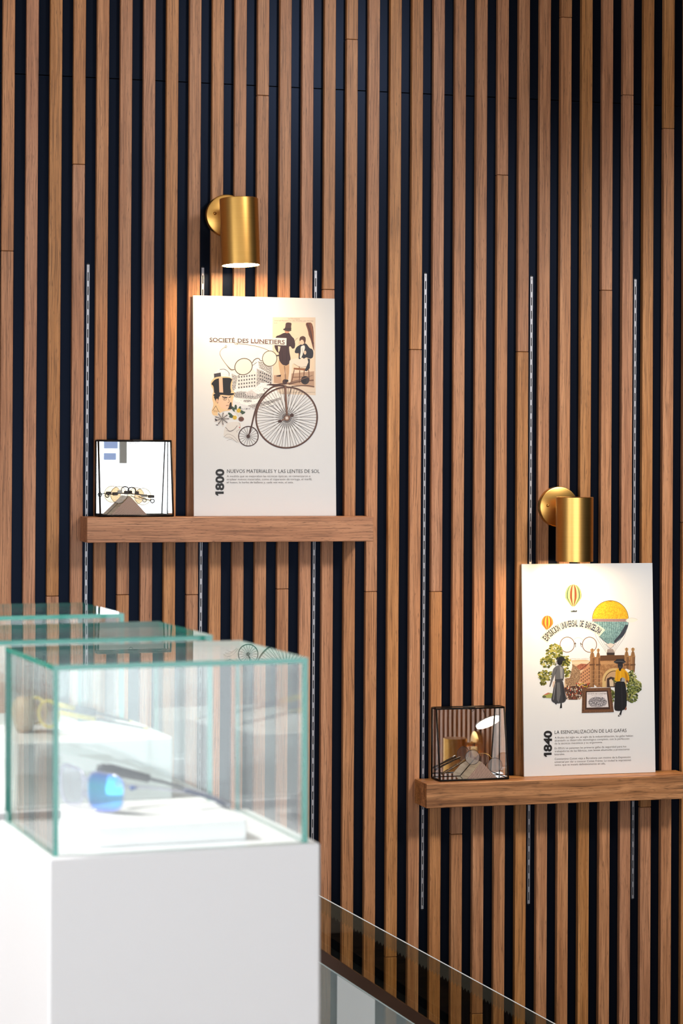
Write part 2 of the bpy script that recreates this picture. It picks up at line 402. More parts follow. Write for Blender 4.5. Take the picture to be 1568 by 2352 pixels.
# slatted return wall on the right (seen in the mirror of the lower glass box)
wr = MB().box((RX, -8.6, -1.6), (RX + 0.08, DEP + 0.06, ZT)).build('wall_right', MT['backing']); tag(wr, 'slatted return wall beside the stairs', None, None, 'structure')
proto = None
for k in range(0, 42):
    y = -5.05 + k * PITCH
    if proto is None:
        proto = MB().bbox((-DEP, -SW / 2, -1.6 - 1), (0, SW / 2, ZT - 1), 0.001).build('slat', MT['slat'], wr); o = proto
    else:
        o = proto.copy(); col.objects.link(o)
    o.location = (RX, y, 1.0)
# stairs going down to the right between the two glass balustrades
st = tag(D.objects.new('staircase', None), 'dark stone staircase descending beside slatted wall', 'staircase'); col.objects.link(st); st.location = (0.9, -0.9, -1.6)
for k in range(8):
    xs = 0.05 + k * 0.27; zt = -0.05 - k * 0.165
    if zt < -1.55: break
    MB().bbox((xs - 0.9, -0.47, -0.0), (xs + 0.28 - 0.9, 0.47, zt + 1.6), 0.004).build('step', MT['stairgrey'], st)

# added fill spots under the ceiling, out of view: fixture + its own lamp
def fill_spot(label, x, y, target, power, size, color=(1.0, 0.90, 0.78)):
    d = (Vector(target) - Vector((x, y, ZT - 0.13))).normalized()
    rot = d.to_track_quat('-Z', 'Y').to_matrix().to_4x4()
    t = thing('track_spot', label, 'lamp', (x, y, ZT), 'ceiling spotlights')
    MB().tube([(0, 0, 0), (0, 0, -0.13)], 0.008, 10).build('stem', MT['white'], t)
    sh = MB().lathe([(0, 0.05), (0.04, 0.05), (0.042, -0.06), (0.038, -0.06), (0.038, -0.045), (0, -0.045)], 28).build('lamp_head', MT['white'], t)
    sh.matrix_local = Matrix.Translation((0, 0, -0.13)) @ rot
    ln = MB().lathe([(0.0, -0.047), (0.037, -0.047)], 28).build('lens', MT['spotglow'], t); ln.matrix_local = sh.matrix_local.copy()
    ld = D.lights.new('spot_lamp', 'SPOT'); ld.energy = power; ld.spot_size = math.radians(size); ld.spot_blend = 0.8
    ld.color = color; ld.shadow_soft_size = 0.22
    lo = D.objects.new('spot_lamp', ld); col.objects.link(lo); lo.parent = t
    lo.matrix_local = Matrix.Translation((0, 0, -0.13)) @ rot @ Matrix.Translation((0, 0, -0.07))
fill_spot('ceiling spotlight aimed at the left part of the slatted wall', 1.55, -2.3, (-0.25, 0, 2.05), WALL_W, 72, (1.0, 0.96, 0.91))
fill_spot('ceiling spotlight aimed at the right part of the slatted wall', 2.25, -2.6, (1.6, 0, -0.05), WALL_W * 3.3, 76, (1.0, 0.96, 0.91))
fill_spot('ceiling spotlight above the display cases', -1.75, -3.15, (-0.40, -3.05, 1.05), CASE_W, 46, (1.0, 0.96, 0.92))

# ------------------------------------------------------------------ slotted rails in the gaps
ORD = ['first', 'second', 'third', 'fourth', 'fifth', 'sixth']
RZ0, RZ1 = CZ - 1.2102, CZ + 0.4688
def rail_meshes():
    m = MB(); hw = 0.0034; sl = 0.0013; P = 0.0362; y0, y1 = DEP - 0.0035, DEP
    m.box((-hw, y0, 0), (-sl, y1, RZ1 - RZ0)); m.box((sl, y0, 0), (hw, y1, RZ1 - RZ0))
    z = 0.0
    while z < RZ1 - RZ0:
        m.box((-sl, y0, z), (sl, y1, min(z + 0.0145 if z > 0 else 0.009, RZ1 - RZ0)))
        z += P if z > 0 else 0.0305
    m.box((-sl, y0, RZ1 - RZ0 - 0.009), (sl, y1, RZ1 - RZ0))
    caps = []
    for (zz, s) in ((RZ1 - RZ0, 1), (0, -1)):
        pts = [(0.0036 * math.cos(a), DEP - 0.0012, zz + s * 0.0042 * math.sin(a)) for a in [math.pi * k / 10 for k in range(11)]]
        caps.append(MB().prism(pts, (0, 0.001, 0)))
    bk = MB().box((-0.0036, DEP - 0.0008, 0), (0.0036, DEP + 0.0001, RZ1 - RZ0))
    return m, caps, bk
rm = None
for k, x in enumerate((0.192, 0.4905, 0.7922, 1.094, 1.393, 1.6932)):
    t = thing('slotted_rail', 'slotted steel shelf rail between oak slats, %s from the left' % ORD[k], 'rail', (x, 0, RZ0), 'steel rails set into the slatted wall')
    if rm is None:
        a, b, c = rail_meshes()
        rm = [a.build('perforated_strip', MT['steel'], t)] + [q.build('routed_end', MT['black'], t) for q in b] + [c.build('channel_back', MT['black'], t)]
    else:
        for q in rm:
            n = q.copy(); col.objects.link(n); n.parent = t

# ------------------------------------------------------------------ shelves
SH1, SH2, SD = CZ - 0.1708, CZ - 0.8642, 0.1024
def shelf(label, x0, x1, z1, mat):
    t = thing('wall_shelf', label, 'shelf', (x0, 0, z1), 'oak picture ledges')
    MB().bbox((0, -SD, -0.0634), (x1 - x0, -SD + 0.058, 0), 0.0012).build('front_board', mat, t)
    MB().bbox((0.0008, -SD + 0.058, -0.0632), (x1 - x0 - 0.0008, 0.0, -0.0001), 0.0008).build('rear_board', mat, t)
    return t
shelf('thick oak ledge carrying the bicycle poster, left on wall', 0.1729, 0.9187, SH1, MT['shelf'])
shelf('thick oak ledge with dark wavy grain carrying the balloon poster', 1.0662, 1.812, SH2, MT['shelf2'])

# ------------------------------------------------------------------ brass sconces
def sconce(label, plate, cyl_top, length, tilt=(0, 0), yaw=0.0, R=0.0488):
    """plate: centre of the round wall plate; cylinder axis 0.10 m in front of it"""
    t = thing('wall_sconce', label, 'lamp', Matrix.Translation(plate) @ Matrix.Rotation(yaw, 4, 'Z'), 'brass wall sconces')
    pr = 0.0545
    o = MB().lathe([(0.0, -0.0185), (pr - 0.003, -0.0185), (pr - 0.0008, -0.0175), (pr, -0.0155), (pr, 0.0), (0, 0)], 72, 'y').build('wall_plate', MT['brass'], t); auto_smooth(o, 40)
    for sx in (-1, 1):
        o = MB().lathe([(0.0, -0.0075), (0.0022, -0.0068), (0.0038, -0.0045), (0.0042, -0.002), (0.0036, 0.0)], 20, 'y', (sx * 0.034, -0.0185, 0.004)).build('screw_knob', MT['brass'], t)
    MB().tube([(0, -0.018, 0), (0, -0.075, 0)], 0.0085, 20).build('arm', MT['brass'], t)
    ct = Vector(cyl_top) - Vector(plate) if cyl_top is not None else Vector((0.004, -0.102, 0.028))
    mt = Matrix.Translation(ct) @ Matrix.Rotation(tilt[0], 4, 'X') @ Matrix.Rotation(tilt[1], 4, 'Y')
    th = 0.0016
    o = MB().lathe([(0, 0), (R - 0.0012, 0), (R, -0.0012), (R, -length), (R - th, -length), (R - th, -length + 0.03), (0, -length + 0.03)], 96).build('cylinder_shade', MT['brass'], t)
    auto_smooth(o, 40); o.matrix_local = mt
    o2 = MB().lathe([(0, -length + 0.0025), (R - th - 0.0004, -length + 0.0025), (R - th - 0.0004, -length + 0.012), (0, -length + 0.012)], 64).build('diffuser', MT['diffuser'], t)
    o2.matrix_local = mt
    tag(o2, 'glowing warm white diffuser'); return t
sconce('brass cylinder sconce shining down on the bicycle poster', Vector((0.547, 0, CZ + 0.6025)), Vector((0.552, -0.120, CZ + 0.6355)), 0.1695, (math.radians(-2.6), math.radians(-1.6)))
sconce('brass cylinder sconce above the balloon poster', Vector((1.463, 0, CZ - 0.148)), Vector((1.4665, -0.120, CZ - 0.1195)), 0.1695, (0, 0), 0.0, 0.0492)
sconce('brass sconce on the return wall, seen only in the lower box mirror', Vector((RX - DEP, -3.42, CZ - 1.220)), None, 0.17, (0, 0), math.radians(-90))

# ------------------------------------------------------------------ poster boards: flat print as thin inked shapes
INK = {}
def ink(c):
    c = tuple(c)
    if c not in INK: INK[c] = pmat('ink_%02x%02x%02x' % c, tuple(v * 0.8 for v in s2l(c)), 0.35)
    return INK[c]
def hatch_mat(name, paper, inkc, scale, thr):
    m, nt, N, L, b = newmat(name)
    tc = N.new('ShaderNodeTexCoord'); mp = N.new('ShaderNodeMapping'); mp.inputs['Scale'].default_value = (scale, 1, scale * 0.6)
    mp.inputs['Rotation'].default_value = (0, 0.5, 0)
    L.new(tc.outputs['Object'], mp.inputs[0]); n = N.new('ShaderNodeTexNoise'); n.inputs['Scale'].default_value = 1; n.inputs['Detail'].default_value = 4
    n.inputs['Roughness'].default_value = 0.7; L.new(mp.outputs[0], n.inputs[0])
    L.new(ramp(N, L, n.outputs[0], [(thr - 0.03, s2l(inkc)), (thr + 0.05, s2l(paper))]), b.inputs['Base Color']); b.inputs['Roughness'].default_value = 0.4
    return m
def mottle_mat(name, stops, scale):
    m, nt, N, L, b = newmat(name)
    tc = N.new('ShaderNodeTexCoord'); n = N.new('ShaderNodeTexNoise'); n.inputs['Scale'].default_value = scale; n.inputs['Detail'].default_value = 5
    n.inputs['Roughness'].default_value = 0.75
    L.new(tc.outputs['Object'], n.inputs[0]); L.new(ramp(N, L, n.outputs[0], [(p, s2l(c)) for p, c in stops]), b.inputs['Base Color'])
    b.inputs['Roughness'].default_value = 0.4; return m

def glyphs(txt, bold=0.0):
    cu = D.curves.new('t', 'FONT'); cu.body = txt; cu.resolution_u = 3; cu.offset = bold
    ob = D.objects.new('t', cu); col.objects.link(ob)
    dg = bpy.context.evaluated_depsgraph_get(); dg.update()
    ev = ob.evaluated_get(dg); me = ev.to_mesh()
    vs = [(v.co.x, v.co.y) for v in me.vertices]; fs = [tuple(p.vertices) for p in me.polygons]
    ev.to_mesh_clear(); D.objects.remove(ob); D.curves.remove(cu)
    return vs, fs

def chaikin(P, closed, it=2):
    P = [tuple(map(float, p)) for p in P]
    for _ in range(it):
        Q = []; n = len(P)
        for i in range(n if closed else n - 1):
            a, b = P[i], P[(i + 1) % n]
            Q.append(tuple(0.8*x + 0.2*y for x, y in zip(a, b))); Q.append(tuple(0.2*x + 0.8*y for x, y in zip(a, b)))
        P = Q if closed else [P[0]] + Q + [P[-1]]
    return P
class Art:
    """collects inked shapes given in poster drawing coordinates, lifts them layer by layer off the board"""
    def __init__(s, quad, W, H, parent):
        src = np.array(quad, float); dst = np.array([(0, H), (W, H), (W, 0), (0, 0)], float); A = []
        for (x, y), (u, v) in zip(src, dst):
            A.append([x, y, 1, 0, 0, 0, -u * x, -u * y, -u]); A.append([0, 0, 0, x, y, 1, -v * x, -v * y, -v])
        s.h = np.linalg.svd(np.array(A))[2][-1].reshape(3, 3)
        s.parent = parent; s.layer = 0; s.start('x')
    def uv(s, x, y):
        q = s.h @ np.array([x, y, 1.0]); return q[0] / q[2], q[1] / q[2]
    def start(s, name): s.name = name; s.mb = MB(); s.mats = []; return s
    def mi(s, c):
        m = ink(c) if isinstance(c, tuple) else c
        if m not in s.mats: s.mats.append(m)
        return s.mats.index(m)
    def put(s, pts, fs, c, up=True):
        if up: s.layer += 1
        y = -0.00252 - 0.000004 * s.layer
        vs = []
        for p in pts:
            u, v = s.uv(*p); vs.append((u, y, v))
        fs2 = []
        for f in fs:                          # keep every face turned to the front
            a = sum(vs[f[i]][0] * vs[f[(i + 1) % len(f)]][2] - vs[f[(i + 1) % len(f)]][0] * vs[f[i]][2] for i in range(len(f)))
            fs2.append(tuple(f) if a > 0 else tuple(f)[::-1])
        s.mb.add(vs, fs2, s.mi(c)); return s
    def poly(s, pts, c, up=True, sharp=False):
        if len(pts) >= 7 and len(pts) < 22 and not sharp: pts = chaikin(pts, True)
        return s.put(pts, [tuple(range(len(pts)))], c, up)
    def ell(s, cx, cy, rx, ry, c, rot=0, n=28, up=True):
        r = math.radians(rot)
        return s.poly([(cx + rx*math.cos(a)*math.cos(r) - ry*math.sin(a)*math.sin(r), cy + rx*math.cos(a)*math.sin(r) + ry*math.sin(a)*math.cos(r))
                       for a in [2*math.pi*k/n for k in range(n)]], c, up)
    def ring(s, cx, cy, rx, ry, wd, c, rot=0, n=40, up=True):
        r = math.radians(rot); pts = []; fs = []
        for k in range(n):
            a = 2*math.pi*k/n
            for d in (-wd/2, wd/2):
                x, y = (rx+d)*math.cos(a), (ry+d)*math.sin(a)
                pts.append((cx + x*math.cos(r) - y*math.sin(r), cy + x*math.sin(r) + y*math.cos(r)))
            fs.append((2*k, 2*k+1, (2*k+3) % (2*n), (2*k+2) % (2*n)))
        return s.put(pts, fs, c, up)
    def line(s, pts, wd, c, up=True):
        if 3 <= len(pts) < 20:
            if isinstance(wd, (list, tuple)): q3 = chaikin([(p[0], p[1], w_) for p, w_ in zip(pts, wd)], False); pts = [p[:2] for p in q3]; wd = [p[2] for p in q3]
            else: pts = chaikin(pts, False)
        P = [Vector(p) for p in pts]; V = []; F = []
        for i, p in enumerate(P):
            t = (P[min(i+1, len(P)-1)] - P[max(i-1, 0)])
            if t.length < 1e-6: t = Vector((1, 0))
            t.normalize(); n = Vector((-t.y, t.x)); w_ = (wd[i] if isinstance(wd, (list, tuple)) else wd) / 2
            V += [tuple(p + n*w_), tuple(p - n*w_)]
            if i: F.append((2*i-2, 2*i-1, 2*i+1, 2*i))
        return s.put(V, F, c, up)
    def text(s, txt, x0, x1, y0, y1, hcap, c, bold=0.0, up=True):
        """one line: left end (x0, baseline y0) to right end (x1, baseline y1)"""
        vs, fs = glyphs(txt, bold)
        xa = min(v[0] for v in vs); xb = max(v[0] for v in vs); k = hcap / 0.70
        pts = []
        for (x, y) in vs:
            f = (x - xa) / (xb - xa); pts.append((x0 + (x1-x0)*f, y0 + (y1-y0)*f - y*k))
        return s.put(pts, fs, c, up)
    def text_up(s, txt, x_base, x_top, y_start, y_end, c, bold=0.0):
        vs, fs = glyphs(txt, bold); xa = min(v[0] for v in vs); xb = max(v[0] for v in vs)
        h = max(v[1] for v in vs)
        return s.put([(x_base + (x_top-x_base)*y/h, y_start + (y_end-y_start)*(x-xa)/(xb-xa)) for x, y in vs], fs, c)
    def done(s, label=None):
        o = s.mb.build(s.name, s.mats, s.parent, recalc=False)
        if label: o['label'] = label
        return o

def board(label, x0, x1, z0, z1, yb, yt, W, H):
    ang = math.atan2(yt - yb, z1 - z0)
    mt = Matrix.Translation((x0, yb, z0)) @ Matrix.Rotation(-ang, 4, 'X')
    t = thing('poster', label, 'poster', mt, 'posters on the oak ledges')
    MB().bbox((0, -0.0025, 0), (W, 0.0025, H), 0.0005).build('board', MT['acrylic'], t)
    return t

BLK = (28, 26, 26)
# --- poster 1 (bicycle)
pz0, pz1 = SH1 + 0.0003, CZ + 0.3955
H1 = math.hypot(pz1 - pz0, 0.027); W1 = 0.378
p1 = board('tall white poster with penny-farthing bicycle, marked 1800', 0.4598, 0.838, pz0, pz1, -0.033, -0.006, W1, H1)
A = Art([(48, 32), (1462, 70), (1502, 2240), (70, 2237)], W1, H1, p1)
A.start('fashion_plate_print')
A.poly([(845,252),(1272,255),(1282,1030),(850,1012)], (233,212,190))
A.poly([(862,312),(1255,306),(1268,955),(864,905)], (243,219,190))
A.poly([(862,830),(1010,815),(1264,790),(1268,955),(864,905)], (196,158,130))
A.line([(1010,920),(1120,890),(1260,880)], 14, (120,85,66)); A.line([(1040,942),(1180,930),(1268,945)], 10, (100,70,60))
A.poly([(1168,306),(1252,306),(1264,600),(1250,560),(1225,470),(1205,430),(1200,390)], (116,62,38))
A.line([(1190,315),(1225,400),(1250,520)], 9, (70,36,26)); A.line([(1225,310),(1245,400),(1255,500)], 7, (160,100,60))
A.text('La Nouveauté', 1000, 1115, 272, 275, 13, (140,110,95)); A.text('Journal Parisien et des Modes, par Année', 862, 1250, 290, 296, 11, (150,120,105))
A.text('N 41', 862, 890, 315, 315, 10, (130,100,90)); A.text('Elégants : Habits de drap, gilets et pantalons', 862, 1275, 1000, 1004, 9, (110,85,75)); A.text('de Casimir', 862, 1040, 1016, 1018, 9, (110,85,75))
# standing man seen from behind
A.poly([(903,665),(962,700),(966,790),(968,868),(978,900),(932,905),(938,860),(915,770)], (214,176,138)); A.poly([(962,700),(1028,665),(1026,800),(1024,905),(986,905),(982,800)], (206,166,128))
A.poly([(962,735),(972,735),(985,870),(978,880)], (150,112,86)); A.poly([(885,835),(935,822),(930,845),(890,842)], (60,40,38))
A.poly([(955,408),(1010,404),(1038,445),(1062,465),(1074,520),(1068,560),(1045,568),(1025,540),(1010,545),(1018,610),(1030,670),(1015,715),(985,735),(945,725),(912,680),(908,600),(895,605),(864,550),(870,500),(878,440),(915,430)], (62,36,38))
A.poly([(900,540),(925,545),(915,590),(905,600)], (240,215,190)); A.line([(985,420),(992,540),(985,720)], 5, (40,22,26)); A.line([(940,580),(950,700)], 4, (40,22,26))
A.ell(990, 392, 24, 20, (196,140,110)); A.poly([(975,310),(1000,303),(1036,310),(1030,345),(1034,382),(958,378),(972,350)], (74,48,42)); A.ell(992, 378, 42, 13, (60,38,34), 8)
A.line([(972,365),(1032,368)], 7, (40,26,26))
# seated man
A.poly([(1060,755),(1212,765),(1212,785),(1058,772)], (150,92,52))
for q in ((1065,775,1040,900),(1120,780,1118,905),(1210,780,1216,880),(1165,780,1160,870)): A.line([(q[0],q[1]),(q[2],q[3])], 8, (110,66,40), up=False)
A.line([(1050,850),(1212,845)], 6, (110,66,40)); A.line([(1108,560),(1116,760)], 9, (150,92,52))
A.ell(1175, 880, 42, 42, (52,38,40)); A.poly([(1140,870),(1190,850),(1180,910),(1140,905)], (36,26,30))
A.poly([(1112,655),(1195,668),(1205,700),(1190,745),(1140,755),(1070,715),(1046,712),(1040,800),(1030,905),(1002,900),(1016,790),(1014,690),(1030,672)], (238,226,210))
A.line([(1190,745),(1120,752),(1060,715)], 4, (150,128,112)); A.poly([(1195,660),(1222,670),(1220,760),(1190,790),(1170,785),(1205,700)], (38,34,44))
A.poly([(1082,552),(1118,528),(1150,512),(1185,515),(1215,560),(1245,570),(1256,600),(1252,655),(1222,668),(1185,650),(1160,668),(1140,650),(1125,670),(1105,668),(1118,610),(1078,612),(1066,598)], (36,34,46))
A.poly([(1128,540),(1165,530),(1172,560),(1150,620),(1130,665),(1118,655),(1128,600)], (244,238,230)); A.line([(1140,560),(1150,620)], 4, (170,150,140)); A.ell(1172, 605, 12, 20, (235,205,178))
A.ell(1140, 492, 25, 34, (238,204,176)); A.poly([(1113,470),(1122,448),(1150,438),(1176,452),(1178,490),(1165,530),(1160,500),(1150,478),(1130,476),(1118,500)], (84,50,34))
A.poly([(1105,500),(1122,490),(1126,515),(1108,525)], (232,196,168)); A.line([(1062,500),(1085,465),(1100,460)], 3, (90,66,50))
A.done('old fashion plate of two men in tailcoats')
A.start('engraved_factory_print')
HT = hatch_mat('engraving_hatch', (236,232,228), (52,48,54), 900, 0.50); HT2 = hatch_mat('engraving_light', (240,237,233), (80,76,84), 700, 0.40)
A.poly([(262,808),(318,762),(372,756),(418,795),(470,800),(500,838),(690,690),(720,610),(748,612),(745,690),(842,700),(846,905),(935,1035),(866,1100),(860,1120),(700,1160),(560,1120),(470,1085),(440,1030),(430,850),(300,860),(262,858)], HT2)
A.poly([(485,830),(640,760),(690,800),(690,945),(500,960)], (238,234,230)); 
A.poly([(690,760),(845,830),(845,915),(735,900),(690,940)], HT); A.poly([(700,690),(842,705),(843,830),(720,760)], HT); A.poly([(440,810),(500,838),(480,960),(445,1000)], HT)
for r in range(4):
    for k in range(7):
        x = 508 + k*26; y = 838 - k*3 + r*35
        A.poly([(x,y),(x+11,y-1),(x+11,y+16),(x,y+17)], (70,64,70), up=(r == 0 and k == 0))
for r in range(3):
    for k in range(6): A.poly([(722+k*20,790+k*8+r*34),(732+k*20,794+k*8+r*34),(732+k*20,808+k*8+r*34),(722+k*20,804+k*8+r*34)], (62,56,64), up=(r == 0 and k == 0))
A.poly([(262,812),(330,800),(335,850),(265,856)], (70,66,72)); A.line([(320,770),(372,765),(414,800),(414,835)], 5, (60,56,62)); A.line([(690,700),(500,838)], 5, (70,66,72))
A.poly([(450,1000),(560,985),(700,1020),(760,1000),(770,1040),(680,1070),(560,1060),(470,1050)], HT); A.poly([(580,1000),(640,975),(690,1010),(690,1035),(590,1030)], (226,220,218))
for k in range(9): A.line([(470+k*22, 1000+((k*7)%12)),(474+k*22,1050)], 3, (60,56,62), up=(k == 0))
A.poly([(600,1130),(780,1090),(930,1050),(940,1070),(800,1125),(640,1155)], HT); A.ell(600, 1085, 45, 14, HT)
for ch, x, y, r in zip('BUSINE DE LOREZ USAGE', np.linspace(545, 860, 21), 1172 + 8*np.sin(np.linspace(0, 3, 21)) - np.linspace(0, 34, 21), np.zeros(21)):
    if ch != ' ': A.text(ch, x-5, x+6, y, y, 15, (96,90,96), 0.0, up=False)
A.done('engraved factory view')
A.start('spectacles_print')
A.ell(558,742,86,78,(252,244,226),-22); A.ring(558,742,88,80,8,(88,70,48),-22); A.ell(818,663,70,74,(252,244,226)); A.ring(818,663,72,76,7,(100,82,58))
A.line([(645,706),(662,676),(690,660),(714,662),(722,682),(745,684)], 8, (96,78,56)); A.line([(470,770),(432,776),(385,722),(340,660),(320,620),(322,590),(345,562),(380,545)], [8,12,5,5,5,4,4,4], (130,106,74))
A.ring(380,542,8,12,4,(130,106,74)); A.line([(820,590),(770,565),(690,540),(600,524),(520,516),(485,513)], 5, (140,116,84)); A.ring(483,515,15,9,4,(140,116,84),12); A.line([(885,635),(915,632)], 14, (52,42,36))
A.done('round wire spectacles')
A.start('title_strip_print')
A.poly([(850,456),(985,460),(984,532),(848,528)], (248,242,234))
A.text('SOCIETÉ', 217, 470, 492, 500, 38, (86,62,58), 0.022); A.text('DES', 497, 606, 501, 504, 38, (86,62,58), 0.022); A.text('LUNETIERS', 630, 968, 506, 520, 40, (106,72,68), 0.022)
for (xa, xb, ya, yb_) in ((217,470,496,504),(497,606,505,508),(630,968,510,524)): A.line([(xa,ya),(xb,yb_)], 3, (120,96,90))
A.done('antique title lettering')
A.start('top_hat_portrait_print')
A.poly([(225,905),(262,850),(330,838),(420,842),(452,870),(440,960),(474,1005),(462,1040),(452,1080),(450,1150),(430,1180),(370,1185),(330,1200),(300,1235),(252,1225),(240,1185),(262,1120),(245,1060),(250,1010),(262,985)], (244,208,158))
A.poly([(233,915),(270,868),(330,852),(420,852),(447,868),(432,905),(428,950),(438,1000),(420,1010),(350,1002),(265,1012),(262,960),(255,930)], (26,22,24))
A.poly([(312,852),(348,850),(356,1002),(318,1004)], (240,196,166)); A.poly([(255,1020),(300,996),(400,1004),(470,1006),(462,1024),(420,1030),(330,1020),(262,1038)], (30,24,26))
A.poly([(258,1035),(330,1020),(326,1060),(310,1075),(305,1110),(285,1100),(275,1070)], (28,22,24)); A.poly([(318,1030),(430,1032),(440,1065),(436,1095),(424,1120),(412,1160),(380,1172),(330,1150),(304,1108),(310,1072)], (246,206,172))
A.line([(345,1040),(380,1052),(400,1045)], 9, (30,22,22)); A.line([(410,1048),(436,1042)], 8, (30,22,22)); A.ring(374,1060,18,17,4,(60,44,40)); A.ell(372,1062,8,5,(40,30,30)); A.line([(408,1060),(420,1095),(402,1102)], 4, (70,44,40)); A.line([(385,1130),(412,1126)], 5, (120,50,44))
A.poly([(425,1100),(440,1095),(446,1165),(400,1170),(412,1150)], (34,26,26)); A.ell(295,1082,12,22,(236,188,150)); A.line([(285,1130),(262,1165),(250,1180)], 4, (60,44,40)); A.line([(285,1135),(310,1185),(320,1195)], 4, (60,44,40))
A.text('JEAN T', 262, 300, 1182, 1182, 9, (140,70,50)); A.text('PARISIEN', 262, 305, 1193, 1193, 8, (140,70,50))
A.done('man in striped top hat')
A.start('flower_hat_print')
A.poly([(370,1360),(400,1300),(470,1290),(540,1300),(530,1370),(500,1400),(530,1510),(470,1480),(390,1450),(362,1440)], (234,228,222))
for a0 in range(9):
    a1 = a0 * 0.70; A.ell(345 + 42*math.cos(a1), 1262 + 38*math.sin(a1), 40, 15, (222,216,212), math.degrees(a1), up=(a0 == 0))
A.layer += 1
for a0 in range(9):
    a1 = a0 * 0.70; A.line([(345, 1262), (345 + 70*math.cos(a1), 1262 + 60*math.sin(a1))], [2, 9], (66,56,60), up=False)
A.poly([(275,1255),(300,1272),(292,1286),(274,1272)], (70,60,64)); A.poly([(280,1320),(310,1318),(300,1330)], (70,60,64))
for (x, y, r) in ((445,1240,0),(460,1165,60),(520,1165,110),(550,1205,160),(430,1220,40),(540,1190,20),(482,1150,90)): A.ell(x, y, 30, 13, (62,84,66), r)
for (x, y) in ((500,1210),(535,1225),(490,1195)): A.ell(x, y, 30, 12, (226,222,214), 60)
for (x, y) in ((474,1250),(512,1180)): A.ell(x, y, 21, 21, (232,198,74)); A.ring(x, y, 11, 11, 4, (190,150,50))
A.ell(538,1265,28,24,(112,72,62)); A.line([(520,1262),(552,1272)], 5, (70,40,38))
A.line([(380,1345),(420,1390),(470,1370),(500,1330)], 5, (96,88,88)); A.line([(390,1380),(440,1392),(480,1360)], 3, (120,112,112)); A.line([(515,1300),(530,1330),(522,1370),(490,1385),(500,1400)], 3, (150,140,138)); A.poly([(512,1345),(530,1342),(528,1356)], (206,62,66))
A.line([(365,1445),(400,1410),(460,1430),(510,1490)], 3, (150,142,140)); A.line([(380,1455),(430,1440),(500,1500)], 3, (160,152,150)); A.line([(395,1480),(450,1460)], 3, (160,152,150))
A.done('profile of a woman in flowered hat')
A.start('bicycle_print')
BR = (74,46,40); BR2 = (128,92,74)
for k in range(62):
    a1 = 2*math.pi*k/62; a2 = a1 + (0.5 if k % 2 else -0.5)
    A.line([(995 + 20*math.cos(a2), 1255 + 20*math.sin(a2)), (993 + 302*math.cos(a1), 1252 + 302*math.sin(a1))], 3.4, (98,86,80), up=(k == 0))
for k in range(18):
    a1 = 2*math.pi*k/18; A.line([(612, 1437), (612 + 96*math.cos(a1), 1437 + 96*math.sin(a1))], 3.6, (88,72,68), up=(k == 0))
A.ring(993,1252,306,303,17,BR,0,72); A.ring(993,1252,302,299,5,BR2,0,72); A.ring(612,1437,98,98,10,BR,0,44)
A.line([(968,935),(905,930),(840,950),(780,1000),(730,1062),(695,1130),(668,1220),(650,1300),(632,1380),(610,1440)], [16,18,18,17,17,17,16,16,15,12], BR); A.line([(900,934),(840,955),(785,1005),(700,1130),(655,1300)], 5, BR2)
A.line([(975,930),(985,1090),(997,1255)], [24,22,16], BR2); A.line([(968,930),(976,1090),(990,1250)], 6, BR); A.ell(995,1256,30,30,(150,120,104)); A.ell(995,1256,14,14,(226,214,206)); A.ring(995,1256,30,30,7,BR)
A.line([(1010,1250),(1045,1228)], 14, BR2); A.ell(1045,1228,20,17,BR); A.line([(980,1262),(928,1288)], 12, BR2); A.ell(926,1288,20,15,BR)
A.line([(790,925),(830,922),(880,930),(935,918),(962,912)], [6,16,24,16,10], BR); A.line([(930,922),(1000,915),(1060,890),(1160,866),(1250,830)], [10,9,7,6,5], BR2); A.ell(972,895,24,26,BR); A.ell(990,885,18,13,(40,26,24)); A.line([(770,990),(760,970),(775,955),(820,975)], 5, BR); A.ell(610,1438,18,18,BR); A.line([(985,940),(1040,950),(1010,1040)], 5, BR)
A.done('brown penny-farthing bicycle')
A.start('year_text'); A.text_up('800', 368, 284, 1978, 1763, BLK, 0.036); A.poly([(284,2014),(284,1990),(368,1990),(368,2014),(308,2014),(318,2031),(302,2031)], BLK, sharp=True); A.done('bold black vertical 1800')
A.start('headline_text'); A.text('NUEVOS MATERIALES Y LAS LENTES DE SOL', 400, 1330, 1803, 1808, 36, (44,42,44), -0.004); A.done('thin capital headline')
A.start('body_text')
for txt, xe, y in (('A medida que se mejoraban las técnicas ópticas, se comenzaron a', 1236, 1846), ('emplear nuevos materiales, como el caparazón de tortuga, el marfil,', 1253, 1877), ('el hueso, la barba de ballena y, cada vez más, el asta.', 1068, 1908)):
    A.text(txt, 398, xe, y, y + 2, 21, (104,102,106), -0.006)
A.done('small grey paragraph')

